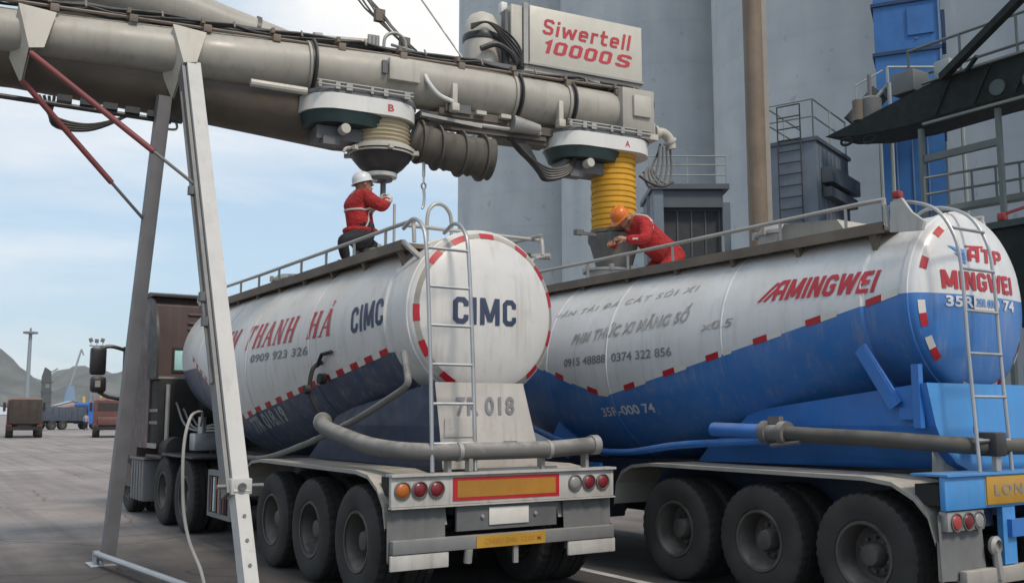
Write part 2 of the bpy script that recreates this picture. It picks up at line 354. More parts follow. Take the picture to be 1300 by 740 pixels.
def block_word(mb, word, fn, st=.19, shear=0., gap=.12, cv=0):
    """square-cut capitals drawn as mitred strokes"""
    x = 0; polys = []
    for ch in word:
        w, strokes = BLK[ch]
        for k, pl in enumerate(strokes):
            closed = len(pl) > 3 and pl[0] == pl[-1]; Pn = [Vector((p[0]+x, p[1])) for p in (pl[:-1] if closed else pl)]; n = len(Pn); Lp, Rp = [], []
            for i in range(n):
                dp = (Pn[i]-Pn[i-1]).normalized() if (closed or i > 0) else None; dn = (Pn[(i+1) % n]-Pn[i]).normalized() if (closed or i < n-1) else None
                if dp is None: nm = Vector((-dn.y, dn.x))
                elif dn is None: nm = Vector((-dp.y, dp.x))
                else:
                    a, b = Vector((-dp.y, dp.x)), Vector((-dn.y, dn.x)); nm = (a+b).normalized(); nm = nm/max(.45, nm.dot(a))
                h = st/2
                if len(pl) == 2 and abs(dp.x if dp else dn.x) > .05 and abs((dp or dn).y) > .05: nm = Vector((1.05 if nm.x > 0 else -1.05, 0))
                Lp.append(Pn[i]+nm*h); Rp.append(Pn[i]-nm*h)
            polys.append((k, Lp, Rp, closed))
        x += w + gap
    W_ = x-gap
    for k, Lp, Rp, closed in polys:
        n = len(Lp); vs = [((p.x+shear*(p.y-.5))/W_, p.y) for p in Lp+Rp]
        fs = [(i, (i+1) % n, n+(i+1) % n, n+i) for i in range(n if closed else n-1)]
        put_faces(mb, vs, fs, lambda u, v, kk=k: fn(u, v, .0006*kk), 0, cv)

# ------------------------------------------------------------------ setting: ground, hills
def ground_mat():
    m = bpy.data.materials.new('worn_yard_concrete'); m.use_nodes = True; t = m.node_tree; b = t.nodes['Principled BSDF']; L = t.links.new
    tc = N(t, 'ShaderNodeTexCoord')
    def nz(s, d=6, r=.6):
        n = N(t, 'ShaderNodeTexNoise'); n.inputs['Scale'].default_value = s; n.inputs['Detail'].default_value = d; n.inputs['Roughness'].default_value = r; L(tc.outputs['Object'], n.inputs[0]); return n.outputs[0]
    def ramp(v, p):
        c = N(t, 'ShaderNodeValToRGB'); e = c.color_ramp.elements
        e[0].position, e[0].color = p[0][0], (*p[0][1], 1); e[1].position, e[1].color = p[-1][0], (*p[-1][1], 1)
        for q in p[1:-1]: x = e.new(q[0]); x.color = (*q[1], 1)
        L(v, c.inputs[0]); return c.outputs[0]
    def mix(f, a, c, mode='MIX'):
        n = N(t, 'ShaderNodeMixRGB'); n.blend_type = mode
        for i, v in enumerate((f, a, c)):
            if isinstance(v, float): n.inputs[i].default_value = v
            else: L(v, n.inputs[i])
        return n.outputs[0]
    a = ramp(nz(.16, 7), [(.30, (.205, .182, .172)), (.5, (.255, .228, .215)), (.70, (.335, .305, .288))])
    c = ramp(nz(1.3, 8, .65), [(.3, (.78, .78, .79)), (.52, (.97, .97, .97)), (.7, (1.12, 1.10, 1.08))])
    d = ramp(nz(14, 6, .7), [(.25, (.8, .8, .8)), (.75, (1.15, 1.15, 1.15))])
    col = mix(1.0, mix(1.0, a, c, 'MULTIPLY'), d, 'MULTIPLY')
    br = N(t, 'ShaderNodeTexBrick'); br.offset = 0; br.inputs['Scale'].default_value = 1; br.inputs['Mortar Size'].default_value = .018
    br.inputs['Brick Width'].default_value = 6; br.inputs['Row Height'].default_value = 5
    br.inputs['Color1'].default_value = br.inputs['Color2'].default_value = (1, 1, 1, 1); br.inputs['Mortar'].default_value = (.55, .55, .55, 1)
    L(tc.outputs['Object'], br.inputs[0]); col = mix(1.0, col, br.outputs[0], 'MULTIPLY')
    # shadow across the loader's bay, painted into the colour; lighter cement dust beyond it
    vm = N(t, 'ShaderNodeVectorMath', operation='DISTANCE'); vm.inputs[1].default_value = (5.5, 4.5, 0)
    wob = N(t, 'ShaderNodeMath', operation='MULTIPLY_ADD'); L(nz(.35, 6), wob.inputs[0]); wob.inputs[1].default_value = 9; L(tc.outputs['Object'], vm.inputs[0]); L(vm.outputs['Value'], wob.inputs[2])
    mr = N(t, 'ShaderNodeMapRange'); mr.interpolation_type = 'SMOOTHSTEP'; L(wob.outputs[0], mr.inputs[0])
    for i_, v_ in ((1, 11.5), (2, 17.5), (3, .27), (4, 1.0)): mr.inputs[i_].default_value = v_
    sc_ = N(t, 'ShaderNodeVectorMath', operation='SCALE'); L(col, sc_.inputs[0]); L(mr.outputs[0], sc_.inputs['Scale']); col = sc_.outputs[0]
    # tyre tracks along the lane, spilled powder, cracks and oil drips
    mpt = N(t, 'ShaderNodeMapping'); mpt.inputs['Scale'].default_value = (2.2, .06, 1); L(tc.outputs['Object'], mpt.inputs[0])
    tr = N(t, 'ShaderNodeTexNoise'); tr.inputs['Scale'].default_value = 1.4; tr.inputs['Detail'].default_value = 7; L(mpt.outputs[0], tr.inputs[0])
    col = mix(1.0, col, ramp(tr.outputs[0], [(.32, (.78, .77, .77)), (.5, (1, 1, 1)), (.72, (1.18, 1.16, 1.13))]), 'MULTIPLY')
    col = mix(1.0, col, ramp(nz(.8, 8, .72), [(.28, (.5, .48, .47)), (.33, (1, 1, 1))]), 'MULTIPLY')
    vo = N(t, 'ShaderNodeTexVoronoi'); vo.feature = 'DISTANCE_TO_EDGE'; vo.inputs['Scale'].default_value = .42
    dm = N(t, 'ShaderNodeMixRGB'); dm.inputs[0].default_value = .25; L(tc.outputs['Object'], dm.inputs[1]); dn = N(t, 'ShaderNodeTexNoise'); dn.inputs['Scale'].default_value = 1.2; dn.inputs['Detail'].default_value = 6; L(tc.outputs['Object'], dn.inputs[0]); L(dn.outputs['Color'], dm.inputs[2]); L(dm.outputs[0], vo.inputs[0])
    col = mix(1.0, col, ramp(vo.outputs['Distance'], [(.0, (.5, .49, .48)), (.008, (1, 1, 1))]), 'MULTIPLY')
    L(col, b.inputs['Base Color']); b.inputs['Roughness'].default_value = .85
    bp = N(t, 'ShaderNodeBump'); bp.inputs['Strength'].default_value = .35; bp.inputs['Distance'].default_value = .02; L(nz(25, 6, .7), bp.inputs['Height']); L(bp.outputs[0], b.inputs['Normal'])
    return m
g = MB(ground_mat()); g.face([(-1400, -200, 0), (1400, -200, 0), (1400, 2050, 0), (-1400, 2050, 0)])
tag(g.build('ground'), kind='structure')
mk = MB(pm('worn_line_paint', (.42, .41, .40), .8, var=.25, spots=.6, scol=(.2, .19, .18)))
mk.face([(6.70, 3.0, .004), (6.82, 3.0, .004), (6.82, 19, .004), (6.70, 19, .004)])
mk.face([(-16, 34.0, .004), (5, 34.0, .004), (5, 34.18, .004), (-16, 34.18, .004)])
mk.face([(-20, 46.0, .004), (9, 46.0, .004), (9, 46.2, .004), (-20, 46.2, .004)])
tag(mk.build('road_marking'), kind='structure')

hm = pm('scrub_hillside', (.085, .088, .074), .9, var=.55, scale=.02, spots=.7, scol=(.20, .18, .15))
h = MB(hm)
def hill_h(x, y):
    s = 0
    for cx, cy, hh, rx, ry in ((95, 1700, 128, 120, 260), (262, 1640, 72, 90, 260), (360, 1600, 80, 120, 260), (560, 1600, 92, 170, 260), (-180, 1720, 120, 190, 260), (-520, 1650, 150, 220, 260), (800, 1500, 70, 220, 260), (-900, 1500, 100, 260, 300)):
        s = max(s, hh*math.exp(-((x-cx)/rx)**2-((y-cy)/ry)**2))
    return s + 4*math.sin(x*.05+y*.02)*min(1, s/30) + 2.5*math.sin(x*.13-y*.07)*min(1, s/30) - 1.5
nx, ny = 150, 26
hv = [[h.bm.verts.new((-1300+2500*i/nx, 1300+700*j/ny, hill_h(-1300+2500*i/nx, 1300+700*j/ny))) for j in range(ny+1)] for i in range(nx+1)]
for i in range(nx):
    for j in range(ny): h.f([hv[i][j], hv[i+1][j], hv[i+1][j+1], hv[i][j+1]])
tag(h.build('hills', ang=None), kind='structure')

# sea air: the far hills and masts fade a little
hz = bpy.data.materials.new('sea_haze'); hz.use_nodes = True; hz.node_tree.nodes.clear()
pv = N(hz.node_tree, 'ShaderNodeVolumePrincipled'); pv.inputs['Color'].default_value = (.86, .92, 1, 1); pv.inputs['Density'].default_value = .00015; pv.inputs['Anisotropy'].default_value = .1
ho = N(hz.node_tree, 'ShaderNodeOutputMaterial'); hz.node_tree.links.new(pv.outputs[0], ho.inputs['Volume'])
a = MB(hz); a.span((-1450, -250, -1), (1450, 2100, 175)); tag(a.build('haze', ang=None), kind='stuff')

# ------------------------------------------------------------------ silos
def concrete():
    m = bpy.data.materials.new('silo_concrete'); m.use_nodes = True; t = m.node_tree; b = t.nodes['Principled BSDF']; L = t.links.new
    tc = N(t, 'ShaderNodeTexCoord'); mp = N(t, 'ShaderNodeMapping'); mp.inputs['Scale'].default_value = (1.3, 1.3, .10); L(tc.outputs['Object'], mp.inputs[0])
    def nz(s, v, d=6): n = N(t, 'ShaderNodeTexNoise'); n.inputs['Scale'].default_value = s; n.inputs['Detail'].default_value = d; L(v, n.inputs[0]); return n.outputs[0]
    def ramp(v, p):
        c = N(t, 'ShaderNodeValToRGB'); e = c.color_ramp.elements
        e[0].position, e[0].color = p[0][0], (*p[0][1], 1); e[1].position, e[1].color = p[1][0], (*p[1][1], 1); L(v, c.inputs[0]); return c.outputs[0]
    def mul(a, c): n = N(t, 'ShaderNodeMixRGB'); n.blend_type = 'MULTIPLY'; n.inputs[0].default_value = 1; L(a, n.inputs[1]); L(c, n.inputs[2]); return n.outputs[0]
    a = ramp(nz(.9, mp.outputs[0]), [(.3, (.42, .455, .475)), (.7, (.50, .52, .525))])
    c = ramp(nz(.6, tc.outputs['Object'], 8), [(.3, (.90, .90, .91)), (.7, (1.06, 1.06, 1.05))])
    w = N(t, 'ShaderNodeTexWave'); w.bands_direction = 'Z'; w.inputs['Scale'].default_value = .16; w.inputs['Distortion'].default_value = .15
    L(tc.outputs['Object'], w.inputs[0]); d = ramp(w.outputs['Fac'], [(.0, (.965, .965, .965)), (.05, (1, 1, 1))])
    s = ramp(nz(2.6, tc.outputs['Object'], 3), [(.26, (.78, .79, .80)), (.33, (1, 1, 1))])
    L(mul(mul(mul(a, c), d), s), b.inputs['Base Color']); b.inputs['Roughness'].default_value = .9
    bp = N(t, 'ShaderNodeBump'); bp.inputs['Strength'].default_value = .3; L(nz(9, tc.outputs['Object']), bp.inputs['Height']); L(bp.outputs[0], b.inputs['Normal'])
    return m
CON = concrete()
SILO = [((33, 47.3), 'tall pale concrete silo whose edge meets the open sky'), ((33, 36.7), 'tall pale concrete silo behind the yellow bellows spout'),
        ((33, 25.7), 'tall pale concrete silo behind the brown steel pipe column'), ((33, 14.9), 'tall pale concrete silo behind the conveyor gallery with handrails')]
for (x, y), lb in SILO:
    t = thing('concrete_silo', lb, 'silo', (x, y, 0), group='row of concrete silos')
    a = MB(CON); a.lathe([(0, 0), (5.4, 0), (5.4, 37.6), (5.55, 37.6), (5.55, 38.4), (0, 38.6)], n=96); a.build('shell', t)
    a = MB(CON); a.box((3.0, 0, 18), (6, 9.6, 36)); a.build('infill_wall', t)

# ------------------------------------------------------------------ plant in front of the silos
def railing(mb, pts, h=1.1, r=.025, mids=(.55,), n=6, every=1.3):
    pts = [Vector(p) for p in pts]
    for a, b in zip(pts, pts[1:]):
        k = max(1, round((b-a).length/every))
        for i in range(k+1): p = a.lerp(b, i/k); mb.tube([p, p+Vector((0, 0, h))], r, n)
        for z in (h, *[h*m for m in mids]): mb.tube([a+Vector((0, 0, z)), b+Vector((0, 0, z))], r, n)
SHED = pm('blue_grey_cladding', (.13, .16, .20), .55, var=.08, streak=.3, scol=(.08, .09, .1)); SHED_D = pm('dark_opening', (.03, .035, .04), .7)
SHED_E = pm('shed_trim', (.07, .085, .10), .5)
PALERAIL = pm('greenish_rail', (.25, .28, .27), .5, .2)
def cladding(mb, x0, x1, y, z0, z1, step, d):      # upright ribs
    n = int(abs(x1-x0)/step)
    for i in range(n): x = x0+(i+.5)*(x1-x0)/n; mb.box((x, y, (z0+z1)/2), (.05, d, z1-z0))
# dust house with a ladder, standing between the pipe column and the blue tower
t = thing('filter_house', 'blue grey steel filter house with a side ladder and roof railing', 'filter house', (19.64, 16.30, 0), R(21.1))
a = MB(SHED); a.span((0, 0, 0), (2.6, 1.28, 8.6)); cladding(a, .05, 2.55, -.012, .2, 8.5, .28, .024); a.build('wall', t)
a = MB(SHED_E); a.span((-.06, -.06, 8.603), (2.68, 1.36, 8.70)); a.build('roof', t)
a = MB(SHED_E); a.span((.25, -.32, 7.55), (2.55, -.03, 7.95)); a.span((.35, -.25, 7.2), (2.5, -.03, 7.45)); a.build('duct', t)
a = MB(SHED_D)
for y in (.35, .95): a.tube([(-.1, y, 0), (-.1, y, 9.6)], .02, 6)
for i in range(32): a.tube([(-.1, .35, .3+i*.3), (-.1, .95, .3+i*.3)], .018, 6)
a.build('ladder', t)
a = MB(PALERAIL); railing(a, [(2.6, .05, 8.7), (.0, .05, 8.7), (0, 1.3, 8.7), (2.6, 1.3, 8.7)], 1.0); a.build('railing', t)
# switch house with dark doors
t = thing('loading_house', 'dark grey loading house with a recessed dark doorway', 'loading house', (18.26, 20.95, 0), R(-33))
a = MB(SHED); a.span((0, .35, 0), (2.05, 2.3, 8.05)); a.span((0, 0, 0), (.28, .345, 8.05)); a.span((1.98, .1, 0), (2.2, .345, 7.7)); a.build('wall', t)
a = MB(SHED_E); a.span((-.08, -.1, 8.053), (2.15, 2.4, 8.2)); a.span((.28, .05, 7.55), (1.98, .34, 8.05)); a.build('roof', t)
a = MB(SHED_D); a.span((.30, .32, .1), (1.96, .346, 7.5)); a.build('doorway', t)
a = MB(SHED_E)
for i in range(5): a.span((.3+i*.4, .29, .1), (.34+i*.4, .318, 7.5))
a.build('door_rib', t, each=True)
a = MB(PALERAIL); railing(a, [(-.1, .1, 8.2), (2.1, .1, 8.2)], .85, .02, (.35, .7)); a.build('railing', t)
a = MB(SHED_E); a.tube([(-.14, .1, 0), (-.14, .1, 7.9)], .05, 8); a.box((-.3, .05, 7.3), (.16, .12, .16)); a.build('downpipe', t)
# brown steel pipe column
a = MB(pm('brown_pipe', (.16, .12, .085), .6, var=.2, streak=.5, spots=.3, scol=(.09, .05, .03))); a.tube([(14.58, 13.59, 0), (14.58, 13.59, 24)], .19, 24)
a.m(pm('brown_pipe_side', (.25, .23, .20), .6, var=.12)); a.box((14.77, 13.47, 12), (.10, .10, 24), Matrix.Rotation(R(-33), 3, 'Z'))
solo(a, 'pipe_column', 'slim brown steel pipe column rising in front of the silos', 'pipe column', loc=(14.58, 13.59, 0))
# blue elevator tower
TB = pm('blue_elevator_paint', (.022, .12, .34), .5, var=.12, streak=.3, scol=(.02, .05, .12)); TBd = pm('blue_elevator_band', (.01, .035, .10), .5); TBl = pm('blue_elevator_edge', (.12, .2, .32), .5)
t = thing('elevator_tower', 'blue clad bucket elevator tower in front of the silo', 'tower', (21.50, 15.80, 0), R(-57))
a = MB(TB); a.span((0, 0, 0), (1.56, 1.5, 30)); a.build('casing', t)
a = MB(TBd)
for z in (3.4, 6.2, 8.95, 11.0, 12.35, 15, 18, 21, 24): a.span((-.06, -.06, z), (1.62, 1.56, z+.09))
a.build('flange_band', t, each=True)
a = MB(TBl)
for x in (.42, .80, 1.16): a.box((x, -.02, 4.8), (.035, .04, 8.2))
a.box((1.585, -.02, 17.6), (.05, .05, 17)); a.box((1.03, -.02, 11.35), (.05, .04, .03)); a.build('seam_rib', t, each=True)
a = MB(TB); a.span((.82, -.05, 11.45), (1.45, -.004, 12.2)); a.build('hatch', t)
a = MB(TBd); a.span((1.62, .2, 11.2), (1.72, 1.1, 12.1)); a.build('side_box', t)
# walkway round the tower with stairs
t = thing('access_walkway', 'grey steel walkway with stairs crossing the blue tower', 'walkway', (20.4, 15.2, 0), R(-33.3))
a = MB(PALERAIL); a.span((.35, -.3, 9.75), (2.2, .55, 9.83)); a.build('deck', t)
a = MB(PALERAIL); railing(a, [(.35, -.3, 9.8), (2.2, -.3, 9.8)], .42, .035, ()); a.tube([(-.35, 0, 9.0), (.35, 0, 9.75)], .05, 6); a.tube([(-.35, 0, 9.85), (.35, 0, 10.25)], .025, 6); a.tube([(-.35, 0, 9.0), (-.35, 0, 9.85)], .025, 6); a.build('railing', t)
a = MB(SHED_D); a.bar((-.38, .25, 8.95), (.35, .25, 9.75), .12, .5); a.build('stair', t)
a = MB(PALERAIL)
for x, y in ((.4, -.25), (2.15, -.25), (.4, .5)): a.tube([(x, y, 0), (x, y, 9.75)], .05, 8)
a.build('post', t, each=True)
# conveyor gallery (dark green) with hand rails, coming in from the right
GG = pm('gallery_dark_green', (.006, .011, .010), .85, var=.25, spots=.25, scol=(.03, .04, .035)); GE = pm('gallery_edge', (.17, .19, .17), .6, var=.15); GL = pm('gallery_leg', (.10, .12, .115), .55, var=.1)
t = thing('conveyor_gallery', 'dark green conveyor gallery on steel legs with handrails', 'conveyor gallery', (19.2, 10.5, 0))
a = MB(GG, org=t.location)
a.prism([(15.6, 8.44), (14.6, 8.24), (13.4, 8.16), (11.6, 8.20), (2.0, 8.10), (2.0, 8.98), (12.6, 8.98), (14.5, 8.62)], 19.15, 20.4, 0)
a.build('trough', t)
a = MB(GG, org=t.location)
for y in (15.0, 14.35): a.tube([(19.2, y+.17*math.cos(q), 8.2-(15.0-y)*.15+.09*math.sin(q)) for q in [2*math.pi*i/14 for i in range(15)]], .035, 6)
for i in range(9): a.bar((19.12, 12.6-i*.9, 8.2), (19.12, 12.2-i*.9, 8.92), .05)
a.build('truss_member', t, each=True)
a = MB(GE, org=t.location); a.span((19.08, 2.0, 8.05), (19.147, 12.9, 8.10)); a.span((19.09, 2.0, 8.985), (19.2, 12.9, 9.03)); a.build('edge_beam', t, each=True)
a = MB(pm('roller_end_teal', (.05, .075, .075), .6), org=t.location)
for y in (11.15, 10.45, 9.2, 8.5): a.lathe([(0, 0), (.17, 0), (.17, .05), (0, .05)], (19.10, y, 8.42), (1, 0, 0), 20)
a.build('roller_end', t, each=True)
a = MB(GL, org=t.location)
railing(a, [(20.3, 14.0, 8.98), (20.3, 2.0, 8.98)], 1.35, .035, (.5,)); a.build('railing', t)
a = MB(GL, org=t.location)
for y in (13.05, 11.25, 6, 2.5): a.span((19.2, y-.045, 0), (19.31, y+.045, 8.02))
a.span((19.22, 11.3, 7.25), (19.34, 13.0, 7.4)); a.build('leg', t, each=True)
a = MB(GG, org=t.location); a.bar((19.0, 12.3, 8.95), (17.9, 9.3, 9.95), .16, .16); a.bar((18.7, 11.3, 9.05), (18.95, 11.7, 8.9), .07); a.build('brace', t)
a = MB('dgrey', org=t.location); a.lathe([(0, 0), (.26, 0), (.26, .5), (.18, .56), (0, .58)], (19.6, 14.6, 8.68), n=18); a.tube([(19.6, 14.6, 9.2), (19.6, 14.6, 9.8)], .05, 8)
a.span((19.3, 13.2, 8.99), (19.9, 13.8, 9.5), .03); a.m('rust'); a.lathe([(0, 0), (.14, 0), (.14, .5), (0, .5)], (19.35, 14.75, 8.66), n=14); a.m(PALERAIL); a.span((19.6, 12.5, 8.99), (19.9, 12.9, 9.6), .04); a.build('drive_unit', t, each=True)
# lower stair landing behind the blue tank trailer
t = thing('stair_landing', 'sloping steel stair with grey handrail beyond the blue trailer', 'stair', (19.5, 11.8, 0))
a = MB(GL, org=t.location); a.bar((18.8, 12.5, 6.0), (20.5, 11.2, 6.35), .5, .12); a.build('deck', t)
a = MB(GL, org=t.location)
for o_ in (0.,): 
    p, q = Vector((18.6, 12.6, 6.0)), Vector((20.6, 11.1, 6.4))
    for i in range(6): s = p.lerp(q, i/5); a.tube([s, s+Vector((0, 0, .72))], .03, 6)
    for z in (.36, .72): a.tube([p+Vector((0, 0, z)), q+Vector((0, 0, z))], .03, 6)
a.build('railing', t)
a = MB(GL, org=t.location)
for p in ((18.9, 12.4), (20.4, 11.3)): a.tube([(*p, 0), (*p, 6.0)], .06, 8)
a.build('post', t, each=True)
# feeder head (dark green, red lever)
t = thing('transfer_feeder', 'dark green transfer feeder with a red lever beyond the blue tank', 'feeder', (13.9, 7.6, 0))
a = MB(GG, org=t.location); a.prism([(8.1, 4.35), (8.1, 3.2), (7.2, 2.6), (5.0, 2.6), (5.0, 4.35)], 13.4, 14.8, 0); a.build('body', t)
a = MB('green', org=t.location); a.span((13.35, 5.0, 4.353), (14.85, 8.15, 4.45)); a.build('cover', t)
a = MB(GG, org=t.location)
for x, y in ((13.6, 5.2), (14.6, 5.2), (13.6, 7.0), (14.6, 7.0)): a.span((x-.08, y-.08, 0), (x+.08, y+.08, 2.6))
a.build('leg', t, each=True)
a = MB('red', org=t.location); a.span((13.35, 7.80, 4.453), (13.47, 7.92, 4.57), .02); a.bar((13.4, 7.82, 4.55), (13.55, 7.0, 4.72), .035); a.build('lever', t)

# ------------------------------------------------------------------ tank trailers
ST = [(.52, 2.71, .84), (.98, 2.71, .84), (1.0, 2.70, .868), (1.7, 2.63, .94), (2.6, 2.52, 1.03), (3.5, 2.42, 1.12), (4.3, 2.33, 1.195), (4.9, 2.30, 1.22), (5.5, 2.33, 1.2), (6.4, 2.42, 1.12), (7.4, 2.52, 1.03), (8.35, 2.62, .95)]
def st(y):
    for a, b in zip(ST, ST[1:]):
        if y <= b[0]:
            k = max(0, (y-a[0])/(b[0]-a[0])); return a[1]+(b[1]-a[1])*k, a[2]+(b[2]-a[2])*k
    return ST[-1][1:]
def side_pt(y, z, off=.005):
    zc, r = st(y); d = max(.0, r*r-(z-zc)**2); x = -math.sqrt(d); n = Vector((x, 0, z-zc)).normalized()
    return Vector((x, y, z)) + n*off
DZ, DR, DD = 2.71, .84, .20
def dome_pt(x, z, off=.006):
    q = (x*x+(z-DZ)**2)/DR**2; return Vector((x, .52-DD*math.sqrt(max(0, 1-q))-off, z))
def wheel_proto(org):
    """dual wheel, hub at the origin, outer face towards -x"""
    w = MB('rim')
    for s in (0, .335):
        w.lathe([(.262, s+.0), (.286, s-.004), (.292, s+.012), (.272, s+.03), (.262, s+.06), (.25, s+.13), (.245, s+.24), (.285, s+.262)], (0, 0, 0), (1, 0, 0), 40)
    w.lathe([(.25, .215), (.20, .22), (.165, .19), (.14, .19), (.11, .185), (.10, .10), (.085, .07), (.05, .06), (0, .058)], (0, 0, 0), (1, 0, 0), 32)
    w.m('rim')
    for i in range(10):
        a = 2*math.pi*i/10; w.lathe([(.017, .19), (.017, .15), (.0, .145)], (0, .142*math.cos(a), .142*math.sin(a)), (1, 0, 0), 6)
    for i in range(5):
        a = 2*math.pi*i/5+.3; w.lathe([(.028, .218), (.028, .213), (0, .212)], (0, .205*math.cos(a), .205*math.sin(a)), (1, 0, 0), 10)
    return w
def tyre_mesh(x0):
    w = MB('tyre'); n = 108
    P = [(.290, .015), (.300, -.002), (.335, -.014), (.40, -.020), (.452, -.016), (.490, .0), (.515, .018), (.53, .045), (.532, .085), (.515, .088), (.515, .10), (.532, .103), (.534, .165), (.517, .168), (.517, .18), (.532, .183), (.53, .235), (.515, .255), (.47, .28), (.40, .285), (.32, .275), (.292, .255)]
    rings = []
    for j in range(n):
        a = 2*math.pi*j/n; lug = (j % 3 == 0); V = []
        for i, (r, x) in enumerate(P):
            rr = r - (.013 if lug and 6 <= i <= 8 else 0) - (.007 if lug and i in (5,) else 0) - (.012 if lug and 14 <= i <= 17 else 0)
            V.append(w.bm.verts.new((x0+x, rr*math.cos(a), rr*math.sin(a))))
        rings.append(V)
    for j in range(n):
        A, B = rings[j], rings[(j+1) % n]
        for i in range(len(P)-1):
            w.m('tread' if 6 <= i <= 16 else 'tyre'); w.f([A[i], A[i+1], B[i+1], B[i]])
    return w
def mk_wheel(parent, loc, flip=False, steer=False):
    global _WP
    if '_WP' not in globals():
        r = wheel_proto(None).build('wheel', parent); tyre_mesh(0).build('tyre', r, ang=28); tyre_mesh(.335).build('tyre', r, ang=28); _WP = r; o = r
    else:
        o = copy_tree(_WP, parent)
    o.location = loc; o.rotation_euler = (0 if not flip else 0, 0, math.pi if flip else 0)
    o.rotation_euler.x = random.uniform(0, 6.28) * (1 if not flip else -1)
    return o
def tape(mb, pts, w, red='tapered', white='tapew', frac=.5):
    """retro-reflective dashes along a line of (point, width direction) samples"""
    for (a, b, wa, wb, kind) in pts:
        mb.m(red if kind == 'r' else white); mb.face([a-wa, b-wb, b+wb, a+wa])

